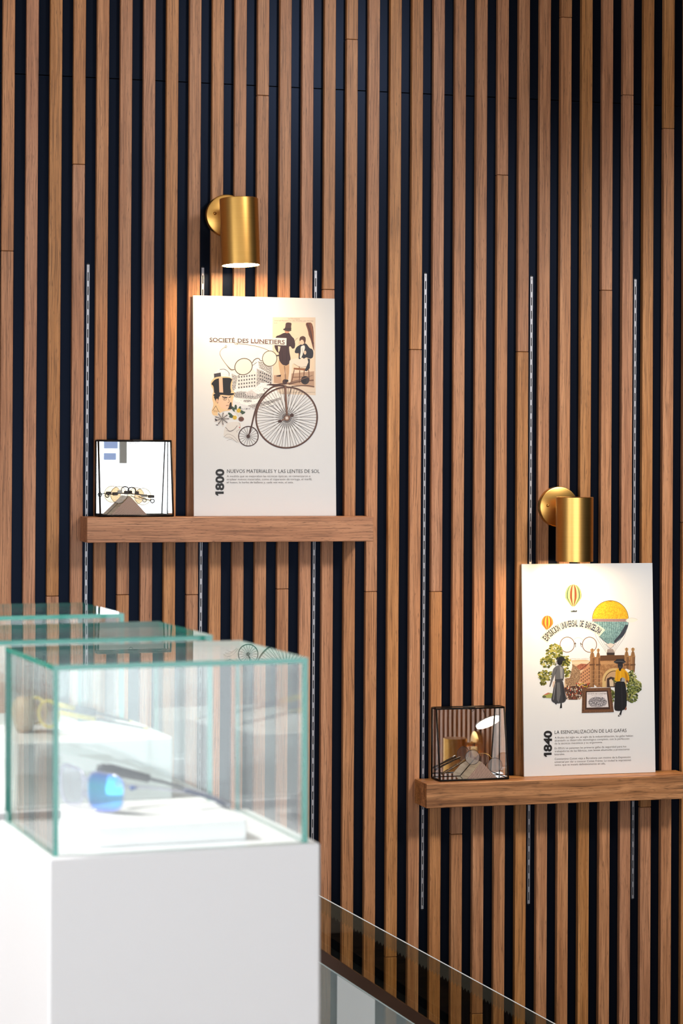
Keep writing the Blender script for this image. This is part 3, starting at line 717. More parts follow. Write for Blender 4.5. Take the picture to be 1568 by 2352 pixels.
# --- poster 2 (balloons)
qz0, qz1 = SH2 + 0.0003, CZ - 0.3008
H2 = math.hypot(qz1 - qz0, 0.027); W2 = 0.3770
p2 = board('tall white poster with hot-air balloons, marked 1840', 1.3602, 1.7372, qz0, qz1, -0.033, -0.006, W2, H2)
A = Art([(72, 75), (1427, 60), (1472, 2235), (105, 2283)], W2, H2, p2)
def balloon(cx, cy, rx, ry, tail, cols, outline):
    def outl(k):                               # k in -1..1 across
        pts = []
        for j in range(25):
            v = j / 24
            if v < 0.62: a = math.acos(max(-1, min(1, 1 - v / 0.62 * 1.25))); w_ = math.sin(a) if a < math.pi/2 else math.sin(a)
            else:
                e = (v - 0.62) / 0.38; w0 = math.sin(math.acos(1 - 1.25)); w_ = w0 * (1 - e) ** 0.85 + 0.12 * e
            pts.append((cx + k * rx * w_, cy - ry + v * (tail + ry - 0)))
        return pts
    n = len(cols)
    for i in range(n):
        a = outl(math.sin((i / n - 0.5) * math.pi)); b = outl(math.sin(((i + 1) / n - 0.5) * math.pi))
        A.put(a + b, [(j, j + 1, 25 + j + 1, 25 + j) for j in range(24)], cols[i], up=(i == 0))
    A.line(outl(-1), 3, outline); A.line(outl(1), 3, outline, up=False)
A.start('striped_balloon_print')
A.poly([(555,470),(662,470),(622,550),(600,550)], (178,222,224)); A.line([(560,480),(603,548)], 3, (120,170,174)); A.line([(657,480),(618,548)], 3, (120,170,174))
balloon(608, 388, 84, 104, 124, [(56,104,92),(190,180,112),(70,96,74),(206,190,120),(112,54,34),(216,200,130),(118,58,36),(206,190,120),(70,96,74),(186,176,110),(50,96,86)], (96,82,58))
A.ell(614,562,20,10,(52,58,60)); A.ell(588,562,6,8,(60,90,70)); A.ell(640,560,8,10,(50,56,64)); A.line([(585,570),(645,568)], 5, (70,76,70))
A.done('small green and red striped balloon')
A.start('orange_balloon_print')
A.poly([(310,735),(375,735),(362,775),(330,770)], (238,214,184))
balloon(340, 676, 58, 68, 76, [(160,70,34),(226,150,48),(170,74,36),(242,178,66),(180,82,38),(244,184,70),(172,76,36),(228,152,50),(150,64,32)], (130,70,36))
A.done('small orange striped balloon')
A.start('large_balloon_print')
GD = mottle_mat('gold_balloon_print', [(0.3,(176,120,22)),(0.5,(216,166,30)),(0.7,(238,198,60))], 260); TL = mottle_mat('teal_balloon_print', [(0.3,(60,92,96)),(0.5,(118,156,158)),(0.7,(160,190,190))], 240)
for k in range(11):
    xx = -1 + 2*k/10; A.line([(993 + 185*xx, 700 - 20*abs(xx)), (993 + 150*xx*(1 if abs(xx) > .5 else .9), 830), (993 + 80*xx, 930), (993 + 34*xx, 1000)], 2.6, (112,104,108), up=(k == 0))
arc = [(993 + 187*math.cos(a), 640 - 190*math.sin(a)) for a in [math.pi*k/24 for k in range(25)]]
A.poly(arc, GD); A.line(arc, 5, (96,70,34)); A.poly([(965,462),(993,450),(1020,462)], (176,120,22))
low_ = [(1180,664),(1178,705),(1160,760),(1130,815),(1085,862),(1040,892),(995,912),(950,885),(900,845),(850,790),(822,740),(806,690),(806,664)]
A.poly(low_, TL); A.line(low_, 5, (52,50,60))
for k in range(14):
    xx = -0.9 + 1.8*k/13; A.line([(993 + 180*xx, 668), (993 + 165*xx, 760), (993 + 60*xx, 880)], 3.5, (78,104,108), up=(k == 0))
A.poly([(1040,890),(1130,815),(1178,705),(1150,700),(1100,790),(1030,870)], (56,62,74))
A.poly([(806,640),(1180,640),(1180,668),(806,668)], (188,150,150))
for k in range(30): A.line([(812+k*12.6,642),(812+k*12.6,666)], 4, (104,66,74), up=(k == 0))
A.poly([(955,905),(995,890),(1040,905),(1000,950)], (226,216,206)); A.poly([(950,955),(1040,955),(1048,1070),(1000,1150),(944,1068)], (246,240,232))
A.line([(940,900),(996,952),(1045,900)], 4, (120,112,116)); A.poly([(958,990),(965,955),(995,945),(1025,955),(1038,990)], (170,156,150)); A.poly([(956,990),(1040,990),(1036,1062),(962,1064)], (58,48,46)); A.poly([(964,1015),(1034,1015),(1030,1055),(968,1056)], (120,96,48))
for k in range(6): A.line([(962+k*15,962),(962+k*15,1060)], 2.5, (40,34,36), up=(k == 0))
A.line([(985,1066),(986,1110)], 3, (90,84,88)); A.line([(1000,1075),(1000,1145)], 4, (120,114,118))
A.poly([(1150,655),(1180,632),(1225,628),(1275,640),(1270,660),(1225,675),(1175,678)], (244,240,230)); A.line([(1150,655),(1180,632),(1225,628),(1275,645)], 3, (206,200,190))
A.done('large gold and teal balloon')
A.start('banner_print')
cx, cy, r0, r1 = 640, 1088, 356, 448; th0, th1 = math.radians(146.5), math.radians(48)
pa = [(cx + r1*math.cos(th0 + (th1-th0)*k/30), cy - r1*math.sin(th0 + (th1-th0)*k/30)) for k in range(31)]
pb = [(cx + r0*math.cos(th0 + (th1-th0)*k/30), cy - r0*math.sin(th0 + (th1-th0)*k/30)) for k in range(31)]
A.put(pa + pb, [(j, j+1, 31+j+1, 31+j) for j in range(30)], (244,236,212))
A.layer += 2
s_ = 'EXPOSICION UNIVERSAL DE BARCELONA'
for k, ch in enumerate(s_):
    if ch == ' ': continue
    th = th0 + (th1 - th0) * ((k + 0.5) / len(s_) * 0.955 + 0.02); vs, fs = glyphs(ch, 0.03)
    xa = min(v[0] for v in vs); xb = max(v[0] for v in vs); wd = 20 if ch != 'I' else 11
    pts = []
    for (x, y) in vs:
        lx = ((x - xa) / max(xb - xa, 1e-6) - 0.5) * wd; rr = r0 + 14 + y / 0.7 * 64
        pts.append((cx + rr*math.cos(th) + lx*math.sin(th), cy - rr*math.sin(th) + lx*math.cos(th)))
    A.put(pts, fs, (38,54,84) if k > 9 else (34,34,44), up=False)
A.layer += 1; A.done('curved cream banner lettering')
A.start('pince_nez_print')
TO = (124,84,52)
A.ring(547,908,74,78,7,TO); A.ring(778,908,74,78,7,TO); A.line([(612,860),(630,842),(660,834),(690,842),(710,862)], 3, (206,196,180)); A.line([(622,910),(634,880),(634,935)], 5, (80,62,56)); A.line([(700,910),(682,882),(694,935)], 5, (80,62,56)); A.line([(620,890),(640,900)], 4, (80,62,56)); A.line([(680,900),(702,906)], 4, (80,62,56))
A.done('round pince-nez')
A.start('street_scene_print')
A.poly([(525,1100),(580,1068),(770,1062),(800,1105),(800,1340),(700,1480),(515,1478)], (220,190,152))
A.text('EXPOSICIÓN UNIVERSAL', 580, 775, 1062, 1060, 13, (226,160,140)); A.poly([(585,1085),(780,1080),(782,1110),(590,1112)], (236,210,176))
RF = mottle_mat('street_roof_print', [(0.35,(112,60,44)),(0.5,(150,84,60)),(0.65,(190,130,96))], 300)
A.poly([(625,1140),(690,1105),(770,1110),(770,1140),(700,1170),(640,1165)], RF); A.poly([(660,1240),(785,1090),(792,1340),(700,1300),(662,1290)], (206,150,108)); A.line([(655,1195),(785,1088)], 7, (110,62,46))
for r in range(4):
    for k in range(5): A.poly([(690+k*20,1205-k*14+r*34),(699+k*20,1200-k*14+r*34),(699+k*20,1218-k*14+r*34),(690+k*20,1222-k*14+r*34)], (96,60,50), up=(r == 0 and k == 0))
TRB = mottle_mat('bare_tree_print', [(0.35,(84,60,40)),(0.5,(140,108,78)),(0.65,(196,166,130))], 500)
A.poly([(545,1130),(600,1105),(650,1140),(688,1200),(680,1270),(640,1330),(530,1340),(525,1200)], TRB)
rnd = random.Random(3)
A.poly([(520,1350),(600,1335),(700,1330),(792,1300),(800,1345),(705,1370),(700,1482),(515,1480)], (88,60,46))
for k in range(150):
    x = rnd.uniform(520,700); y = rnd.uniform(1340,1475); A.ell(x, y, rnd.uniform(4,8), rnd.uniform(6,13), rnd.choice([(232,214,190),(50,32,30),(30,24,26),(176,60,40),(206,120,70),(236,228,214),(66,46,40),(120,84,60)]), 0, 7, up=(k % 30 == 0))
for k in range(40): A.ell(rnd.uniform(640,790), rnd.uniform(1310,1350), 7, 9, rnd.choice([(236,220,200),(200,80,50),(70,50,42),(220,180,60)]), 0, 7, up=(k == 0))
A.done('crowded street with red roofs')
A.start('arch_print')
ST = mottle_mat('arch_stone_print', [(0.3,(110,74,44)),(0.5,(152,108,68)),(0.7,(190,146,98))], 200); ST2 = (176,132,86); SD = (104,70,44)
A.poly([(788,1050),(830,1035),(960,1030),(1130,1025),(1250,1020),(1252,1200),(1180,1260),(1140,1350),(790,1350)], ST)
A.poly([(890,1020),(1140,1015),(1142,1070),(890,1075)], SD); A.poly([(890,1085),(1060,1080),(1060,1110),(890,1115)], (196,150,102))
for (x0, x1, t0) in ((782,832,985),(848,890,985),(1140,1186,975),(1205,1252,975)):
    A.poly([(x0,t0+50),(x1,t0+50),(x1-4,1350 if x0 < 1000 else 1200),(x0+4,1350 if x0 < 1000 else 1180)], (150,108,70)); A.line([(x0+10,t0+60),(x0+12,1330 if x0 < 1000 else 1180)], 7, (192,148,104)); A.line([(x1-8,t0+60),(x1-9,1330 if x0 < 1000 else 1180)], 9, SD)
    A.poly([(x0-2,t0+60),(x0+8,t0+12),((x0+x1)/2,t0-8),(x1-8,t0+12),(x1+2,t0+60)], (164,120,76)); A.poly([(x0+10,t0-4),(x0+4,t0-26),((x0+x1)/2,t0-40),(x1-4,t0-26),(x1-10,t0-4),((x0+x1)/2,t0+6)], (196,152,100)); A.line([((x0+x1)/2,t0-36),((x0+x1)/2,t0+50)], 5, SD)
    A.poly([(x0-3,1110),(x1+3,1106),(x1+3,1122),(x0-3,1126)], SD)
ac = [(1040 + 128*math.cos(a), 1280 - 130*math.sin(a)) for a in [math.pi*k/20 for k in range(21)]]
A.poly([(1168,1350)] + ac + [(912,1350)], (214,182,124)); ac = [(1040 + 100*math.cos(a), 1285 - 104*math.sin(a)) for a in [math.pi*k/20 for k in range(21)]]
A.line(ac, 9, SD); A.poly([(1136,1350)] + [(1040 + 92*math.cos(a), 1285 - 96*math.sin(a)) for a in [math.pi*k/20 for k in range(21)]] + [(948,1350)], (196,160,122))
A.poly([(960,1260),(1000,1240),(1040,1250),(1040,1350),(960,1350)], (60,44,40)); A.poly([(985,1275),(1005,1262),(1030,1290),(1030,1340),(990,1340)], (214,190,160))
for k in range(4): A.line([(800,1180+k*42),(900,1176+k*42)], 4, (186,142,96), up=(k == 0))
A.done('brown brick triumphal arch')
def tree(cx, cy, rx, ry, n, seed, dark):
    rr = random.Random(seed)
    base = [(96,104,40),(128,132,52),(160,156,64),(186,178,84),(78,84,34),(206,196,110)]
    if dark: base = [(70,84,40),(96,110,50),(126,138,66),(150,158,84),(58,68,34),(180,182,110)]
    for k in range(n):
        a = rr.uniform(0, 2*math.pi); q = math.sqrt(rr.uniform(0, 1))
        x, y = cx + rx*q*math.cos(a), cy + ry*q*math.sin(a); s1 = rr.uniform(6, 17)
        A.poly([(x + s1*rr.uniform(.5, 1.1)*math.cos(b), y + s1*rr.uniform(.5, 1.0)*math.sin(b)) for b in [2*math.pi*j/7 for j in range(7)]], rr.choice(base), up=(k % 40 == 0))
A.start('left_tree_print'); A.name = 'yellow_tree_print'
A.poly([(515,1080),(590,1070),(600,1130),(575,1250),(520,1260)], (246,242,234))
A.line([(430,1180),(425,1330)], 14, (110,84,52)); tree(415,1010,88,110,230,1,False); tree(330,1090,62,60,90,2,False); tree(530,1080,50,60,90,4,False); tree(320,1230,80,55,120,5,False); tree(540,1200,42,50,70,6,False); tree(300,1305,30,25,30,8,False)
A.poly([(290,1440),(350,1405),(430,1420),(440,1465),(330,1462)], (168,172,92)); A.poly([(300,1432),(340,1410),(380,1412),(330,1430)], (206,110,90)); A.ell(310,1450,20,12,(90,96,66))
A.done('yellow-green tree')
A.start('green_tree_print')
A.poly([(1130,1180),(1160,1155),(1240,1190),(1255,1260),(1200,1300),(1170,1250)], (246,242,234))
tree(1215,1235,50,60,90,11,True); tree(1240,1340,78,70,170,12,True); tree(1210,1440,72,70,150,13,True); tree(1055,1290,28,30,30,14,True); tree(1020,1440,26,70,40,15,True); A.line([(1165,1400),(1190,1500)], 10, (100,78,50))
A.done('green tree')
A.start('grey_woman_print')
G1, G2, G3 = (104,104,106), (62,62,66), (150,150,152)
A.poly([(412,1290),(500,1275),(515,1340),(540,1480),(520,1508),(470,1518),(425,1520),(378,1490),(400,1400)], G2); A.poly([(440,1300),(470,1300),(480,1420),(460,1510),(440,1480)], G1); A.poly([(490,1300),(505,1330),(530,1470),(505,1500)], (44,44,48)); A.line([(425,1310),(405,1480)], 6, G3)
A.poly([(430,1130),(480,1115),(512,1150),(518,1250),(505,1275),(425,1280),(425,1210),(410,1250),(390,1300),(372,1350),(360,1345),(375,1290),(388,1220),(400,1160)], G1); A.poly([(470,1130),(500,1150),(500,1260),(478,1260)], G3); A.line([(425,1210),(440,1160)], 5, G2); A.poly([(425,1268),(508,1262),(508,1282),(425,1288)], G2)
A.poly([(400,1290),(425,1290),(405,1360),(395,1340)], (226,200,180)); A.ell(470,1088,30,32,(24,24,26)); A.poly([(425,1090),(440,1075),(446,1110),(428,1130)], (170,168,168)); A.ell(484,1062,46,15,(34,34,38),6); A.poly([(450,1058),(462,1034),(500,1032),(522,1058)], (30,30,34)); A.ell(446,1052,12,14,(44,44,48))
A.poly([(480,1515),(492,1512),(495,1565),(472,1570),(474,1555)], (30,30,32)); A.poly([(424,1512),(436,1514),(440,1530),(424,1526)], (30,30,32))
A.done('woman in a long grey dress')
A.start('yellow_blouse_woman_print')
A.poly([(1040,1290),(1150,1280),(1165,1420),(1168,1560),(1140,1585),(1090,1598),(1034,1590),(1042,1450)], (22,20,24)); A.line([(1110,1300),(1120,1580)], 5, (48,44,50))
A.poly([(1050,1170),(1090,1152),(1140,1160),(1180,1200),(1196,1260),(1185,1300),(1160,1290),(1155,1275),(1140,1285),(1040,1290),(1048,1230)], (222,164,22)); A.poly([(1140,1180),(1168,1210),(1180,1270),(1160,1290),(1150,1240)], (186,126,14)); A.line([(1075,1180),(1070,1280)], 6, (190,132,16)); A.line([(1100,1170),(1102,1280)], 5, (240,190,60))
A.poly([(1098,1262),(1120,1244),(1152,1262),(1146,1292),(1100,1290)], (160,158,160)); A.poly([(1098,1262),(1118,1248),(1110,1290),(1098,1286)], (70,68,72)); A.poly([(1158,1275),(1186,1280),(1178,1302),(1160,1296)], (110,66,50))
A.ell(1098,1122,27,38,(40,38,42)); A.line([(1086,1140),(1110,1140)], 4, (120,118,122)); A.poly([(1080,1158),(1110,1156),(1104,1180),(1086,1178)], (30,28,32)); A.ell(1092,1086,62,20,(30,28,32)); A.poly([(1050,1082),(1056,1056),(1132,1054),(1146,1080)], (40,38,42)); A.line([(1035,1090),(1100,1078),(1150,1094)], 5, (110,108,112))
A.poly([(1105,1590),(1122,1582),(1108,1640),(1085,1655),(1074,1648),(1092,1625)], (24,22,26)); A.ell(1094,1640,9,5,(214,212,210)); A.poly([(1145,1580),(1162,1545),(1168,1580),(1150,1590)], (150,96,80))
A.done('woman in yellow blouse and black skirt')
A.start('framed_engraving_print')
FRM = mottle_mat('carved_frame_print', [(0.35,(48,28,18)),(0.5,(88,56,36)),(0.65,(126,88,58))], 320)
A.poly([(705,1360),(1000,1352),(1034,1608),(700,1618)], FRM); A.poly([(728,1378),(982,1372),(1010,1590),(724,1596)], (120,80,52)); A.poly([(738,1388),(972,1382),(996,1580),(734,1584)], (66,42,30)); A.poly([(752,1402),(958,1396),(978,1556),(750,1562)], (226,220,222))
A.text('SOCIETÉ DES LUNETIERS', 758, 960, 1424, 1422, 13, (60,54,58), 0.01); A.text('DE PARIS ET PARIS', 800, 915, 1438, 1437, 6, (110,104,108))
HT3 = hatch_mat('engraving_frame', (220,216,220), (64,60,68), 620, 0.52)
A.poly([(765,1500),(790,1462),(860,1445),(930,1455),(962,1495),(950,1545),(860,1556),(780,1548)], HT3); A.line([(765,1500),(850,1480),(962,1498)], 4, (90,86,92)); A.text('PARIS', 835, 900, 1558, 1557, 7, (90,86,92))
for k in range(20): A.ell(716 + k*14.5, 1368 - k*0.4, 4, 4, (150,112,76), 0, 6, up=(k == 0)); A.ell(712 + k*16, 1607 - k*0.5, 4, 4, (150,112,76), 0, 6, up=False)
A.done('carved brown picture frame with engraving')
A.start('year_text'); A.text_up('840', 388, 306, 2020, 1802, BLK, 0.036); A.poly([(308,2058),(308,2033),(388,2030),(389,2054),(332,2056),(342,2073),(326,2075)], BLK, sharp=True); A.done('bold black vertical 1840')
A.start('headline_text'); A.text('LA ESENCIALIZACIÓN DE LAS GAFAS', 420, 1166, 1836, 1815, 36, (44,42,44), -0.004); A.done('thin capital headline')
A.start('body_text')
for txt, xe, y, yr in (('A finales del siglo xx, el siglo de la industrialización, las gafas habían', 1234, 1884, 1862), ('alcanzado su desarrollo tecnológico completo, con la perfección', 1196, 1914, 1893), ('de la técnicas mecánicas y su ergonomía.', 918, 1945, 1931),
                       ('En EEUU se patentan las primeras gafas de seguridad para los', 1164, 1995, 1974), ('trabajadores de las fábricas, con lentes ahumadas y protectores', 1198, 2026, 2003), ('laterales.', 526, 2058, 2055),
                       ('Constantino Cottet viaja a Barcelona con motivo de la Exposición', 1210, 2106, 2084), ('universal por dar a conocer Cottet Frères. La ciudad le impresionó', 1214, 2137, 2116), ('tanto, que se instaló definitivamente en ella.', 950, 2168, 2153)):
    A.text(txt, 420, xe, y, yr, 20, (96,94,98), -0.006)
A.done('small grey paragraphs')

# ------------------------------------------------------------------ glass keepsake boxes with mirror back
def glass_box(label, x0, zs, Wd, Hh, Db=0.070, Dt=0.036):
    t = thing('glass_box', label, 'box', (x0, -0.0012, zs), 'glass boxes on the oak ledges')
    ft = 0.003; r = 0.0024
    def F(x, z): return (x, -(Db + (Dt - Db) * (z - ft) / (Hh - ft)), z)
    zb, zt = ft, Hh
    c = {'blb': (0, 0, zb), 'brb': (Wd, 0, zb), 'blt': (0, 0, zt), 'brt': (Wd, 0, zt), 'flb': F(0, zb), 'frb': F(Wd, zb), 'flt': F(0, zt), 'frt': F(Wd, zt)}
    for a, b in (('blb','brb'),('blt','brt'),('flb','frb'),('flt','frt'),('blb','blt'),('brb','brt'),('flb','flt'),('frb','frt'),('blb','flb'),('brb','frb'),('blt','flt'),('brt','frt')):
        MB().tube([c[a], c[b]], r, 8).build('frame_bar', MT['lead'], t)
    i = 0.0006
    MB().add([(0, -0.0010, zb), (Wd, -0.0010, zb), (Wd, -0.0010, zt), (0, -0.0010, zt), (0, -0.0002, zb), (Wd, -0.0002, zb), (Wd, -0.0002, zt), (0, -0.0002, zt)],
             [(0,1,2,3),(4,7,6,5),(0,4,5,1),(3,2,6,7),(0,3,7,4),(1,5,6,2)]).build('back_mirror', MT['mirror'], t)
    MB().prism([c['flb'], c['frb'], c['frt'], c['flt']], (0, 0.0009, 0)).build('front_pane', MT['boxpane'], t)
    for nm, x in (('side_pane', 0.0), ('side_pane', Wd - 0.0009)):
        MB().prism([(x, 0, zb), F(x, zb), F(x, zt), (x, 0, zt)], (0.0009, 0, 0)).build(nm, MT['boxpane'], t)
    MB().prism([(0, 0, zt), (Wd, 0, zt), F(Wd, zt), F(0, zt)], (0, 0, 0.0009)).build('lid_pane', MT['boxpane'], t)
    MB().box((0, -Db, zb - 0.0006), (Wd, 0, zb + 0.0006)).build('base_mirror', MT['mirror'], t)
    for x in (0.008, Wd - 0.028): MB().bbox((x, -Db + 0.001, 0), (x + 0.018, -Db + 0.012, ft - 0.0004), 0.0005).build('foot', MT['lead'], t)
    yb = F(0, zt)[1]
    MB().bbox((Wd * 0.47, yb - 0.003, zt - 0.003), (Wd * 0.47 + 0.019, yb + 0.006, zt + 0.0035), 0.001).build('clasp', MT['lead'], t)
    MB().tube([(Wd*0.47 + 0.006 + 0.009*k/8, F(0, zt-0.004)[1] - 0.0015, zt - 0.004 - 0.0035*math.sin(math.pi*k/8)) for k in range(9)], 0.0007, 6).build('clasp_wire', MT['lead'], t)
    for x in (Wd, ): MB().lathe([(0.0008, -0.0018), (0.0022, -0.0006), (0.0022, 0.0006), (0.0008, 0.0018)], 12, 'x', (x, F(0, Hh*0.55)[1] + 0.001, Hh * 0.55)).build('hinge_pin', MT['lead'], t)
    return t
B1X, B1W, B1H = 0.2120, 0.1865, 0.1920
B2X, B2W, B2H = 1.1135, 0.1890, 0.1862
glass_box('small glass box with mirror back holding odd dark goggles', B1X, SH1, B1W, B1H)
glass_box('small glass box with mirror back holding antique round spectacles', B2X, SH2, B2W, B2H)

def wedge(label, apex_px, bl_px, br_px, Yf, zs, Yb, endm):
    a = at(*apex_px, Yf); l = at(*bl_px, Yf); r = at(*br_px, Yf); zb = zs + 0.0036
    cx = a.x
    t = thing('wood_wedge', label, 'block', (cx, Yf, zb), 'wooden display wedges')
    tri = [(l.x - cx, 0, 0), (r.x - cx, 0, 0), (0, 0, a.z - zb)]
    d = Yb - Yf; e = 0.0012
    MB().prism([(p[0], e, p[2]) for p in tri], (0, d - e, 0)).build('block', MT['softwood'], t)
    MB().prism(tri, (0, e, 0)).build('sawn_end', endm, t)
    return t
wedge('pale triangular wood wedge under the dark goggles', (298.4, 1139.5), (253.6, 1180), (339.3, 1180), -0.058, SH1, -0.006, MT['end1'])
wedge('pale triangular wood wedge with striped end under the round spectacles', (1105.6, 1750), (1072.5, 1788), (1141.4, 1787), -0.060, SH2, -0.006, MT['end2'])

def ringpts(c, rx, rz, n=40, ax=(1, 0, 0), az=(0, 0, 1)):
    c = Vector(c); ax = Vector(ax); az = Vector(az)
    return [c + ax * (rx * math.cos(2*math.pi*k/n)) + az * (rz * math.sin(2*math.pi*k/n)) for k in range(n)]
def loc(t, pts): return [Vector(p) - t.location for p in pts]
def disc(t, name, c, r, mat, ax=(1, 0, 0), az=(0, 0, 1), th=0.0006):
    P = loc(t, ringpts(c, r, r, 40, ax, az)); n = Vector(ax).cross(Vector(az)).normalized()
    return MB().prism(P, n * th).build(name, mat, t)

# dark goggle-like spectacles in the upper box
GY = -0.047
def g1(x, y, Y=GY): return at(200 + x / 7.467, 1000 + y / 7.467, Y)
t = thing('antique_goggles', 'dark metal spectacles with round tan lenses and ringed arms', 'glasses', g1(750, 1040)); T1 = t
for (x, y) in ((545, 1020), (955, 1050)):
    c = g1(x, y); disc(t, 'lens', c, 0.0206, MT['tan_lens'])
    MB().tube(loc(t, ringpts(c, 0.0212, 0.0212)), 0.0006, 8, closed=True).build('rim', MT['darkmetal'], t)
MB().tube(loc(t, [g1(700, 1000), g1(702, 930), g1(725, 898), g1(765, 890), g1(805, 898), g1(830, 930), g1(832, 1000)]), 0.0016, 10).build('bridge_arch', MT['darkmetal'], t)
for (x0_, y0_, x1_, y1_, hh) in ((640, 950, 708, 1010, 0), (824, 958, 880, 1015, 0), (440, 975, 520, 1030, 0), (1050, 1022, 1145, 1072, 0)):
    a, b = g1(x0_, y1_, GY - 0.004), g1(x1_, y0_, GY + 0.004)
    MB().bbox(a - t.location, Vector((b.x, GY + 0.004, b.z)) - t.location, 0.0012).build('hinge_block', MT['darkmetal'], t)
MB().tube(loc(t, [g1(420, 1010), g1(560, 995), g1(700, 1000), g1(880, 1010), g1(1000, 1030), g1(1100, 1045)]), 0.0012, 8).build('front_bar', MT['darkmetal'], t)
for pts, rc in (([(440, 1005), (400, 1010), (352, 1025)], (345, 1030)), ([(880, 1050), (980, 1090), (1080, 1115)], (1120, 1125))):
    MB().tube(loc(t, [g1(*p, GY - 0.006) for p in pts]), 0.001, 8).build('arm', MT['darkmetal'], t)
    c = g1(*rc, GY - 0.006)
    MB().tube(loc(t, ringpts(c, 0.0048, 0.0048, 24)), 0.0013, 8, closed=True).build('arm_ring', MT['darkmetal'], t)
    MB().tube(loc(t, [c + Vector((-0.0048, 0, 0)), c + Vector((0.0048, 0, 0))]), 0.0005, 6).build('ring_spoke', MT['darkmetal'], t)
    MB().tube(loc(t, [c + Vector((0, 0, -0.0048)), c + Vector((0, 0, 0.0048))]), 0.0005, 6).build('ring_spoke', MT['darkmetal'], t)

# antique round spectacles in the lower box
def g2(x, y, Y): return at(980 + x / 7.84, 1610 + y / 7.84, Y)
t = thing('round_spectacles', 'antique round spectacles with gold bridge and dark folded arms', 'glasses', g2(1020, 1080, -0.045))
YL, YR = -0.040, -0.054
ax2 = (g2(1225, 1155, YR) - g2(820, 1015, YL)); ax2 = Vector((ax2.x, ax2.y, 0)).normalized()
for (x, y, Y) in ((820, 1015, YL), (1225, 1155, YR)):
    c = g2(x, y, Y); disc(t, 'lens', c, 0.0183, MT['grey_lens'], ax2)
    MB().tube(loc(t, ringpts(c, 0.0188, 0.0188, 40, ax2)), 0.0006, 8, closed=True).build('rim', MT['darkmetal'], t)
MB().tube(loc(t, [g2(935, 955, YL), g2(985, 945, YL - 0.006), g2(1050, 945, YL - 0.009), g2(1110, 970, YR + 0.002), g2(1145, 1005, YR), g2(1180, 1040, YR)]), 0.0008, 8).build('bridge', MT['gold'], t)
MB().tube(loc(t, [g2(690, 1060, YL), g2(600, 1120, YL - 0.004), g2(430, 1225, YL - 0.008), g2(300, 1300, YL - 0.012), g2(270, 1330, YL - 0.012)]), [0.0040, 0.0032, 0.0026, 0.0026, 0.0034], 8).build('arm', MT['tortoise'], t)
MB().tube(loc(t, [g2(700, 1050, YL + 0.016), g2(590, 1110, YL + 0.012), g2(420, 1215, YL + 0.008), g2(285, 1305, YL + 0.004)]), [0.0024, 0.0026, 0.0026, 0.0032], 8).build('arm', MT['tortoise'], t)
for (x, y) in ((548, 1125), (398, 1215)): MB().lathe([(0.0, -0.002), (0.0014, -0.001), (0.0014, 0.001), (0, 0.002)], 10, 'z', g2(x, y + 8, YL - 0.0075) - t.location).build('arm_rivet', MT['gold'], t)

# ------------------------------------------------------------------ display plinths with glass cases
RT = Matrix.Rotation(0.0549, 4, 'Z') @ Matrix.Rotation(-0.0026, 4, 'X') @ Matrix.Rotation(-0.0041, 4, 'Y')
CW, CD, CH, GT = 0.30, 0.273, 0.2137, 0.0062
O1 = Vector((-0.4373, -3.3526, CZ - 0.4556))
spots = [(O1, 'nearest'), (O1 + Vector((-0.032, 0.3523, 0)), 'middle'), (O1 + Vector((-0.0661, 0.7803, 0)), 'farthest')]
LP = {'nearest': 'tall white plinth nearest the camera under the blue sunglasses', 'middle': 'white plinth second in the row under the yellow and black glasses', 'farthest': 'white plinth farthest back in the row, mostly hidden'}
LC = {'nearest': 'glass display case with green edges nearest the camera', 'middle': 'glass display case second in the row, behind the nearest', 'farthest': 'glass display case farthest back in the row, cut by left edge'}
def case(o, which):
    mt = Matrix.Translation(o) @ RT
    hp = o.z - 0.012
    t = thing('display_plinth', LP[which], 'plinth', mt @ Matrix.Translation((0, 0, -hp)), 'white display plinths')
    MB().bbox((-0.0065, -0.0085, 0.05), (CW + 0.0125, CD + 0.008, hp), 0.0022).build('body', MT['white'], t)
    MB().bbox((0.02, 0.02, 0), (CW - 0.02, CD - 0.02, 0.05), 0.002).build('toe_base', MT['white'], t)
    t = thing('glass_case', LC[which], 'display case', mt, 'glass display cases')
    h = CH - GT; e, g = 1, 0
    m = [MT['pane'], MT['edge']]
    # face order: -z +z -y +y -x +x
    MB().box((GT, 0, 0), (CW - GT, GT, h), 0, [e, e, g, g, e, e]).build('front_pane', m, t)
    MB().box((GT, CD - GT, 0), (CW - GT, CD, h), 0, [e, e, g, g, e, e]).build('back_pane', m, t)
    MB().box((0, 0, 0), (GT, CD, h), 0, [e, e, e, e, g, g]).build('left_pane', m, t)
    MB().box((CW - GT, 0, 0), (CW, CD, h), 0, [e, e, e, e, g, g]).build('right_pane', m, t)
    MB().box((0, 0, h), (CW, CD, CH), 0, [g, g, e, e, e, e]).build('top_pane', m, t)
    return mt
mts = [case(*s) for s in spots]
def block(label, mt, a, b):
    o = MB().bbox((0, 0, 0), (b[0]-a[0], b[1]-a[1], b[2]-a[2]), 0.0018).build('display_block', MT['block'])
    o.matrix_world = mt @ Matrix.Translation(a); tag(o, label, 'block', 'white display blocks'); return o
block('low white block carrying the blue sunglasses', mts[0], (0.059, 0.037, 0.0), (0.237, 0.222, 0.0254))
block('taller white block carrying the yellow and black glasses', mts[1], (0.050, 0.033, 0.0), (0.2555, 0.245, 0.080))
block('white block inside the farthest case', mts[2], (0.05, 0.05, 0.0), (0.25, 0.22, 0.05))

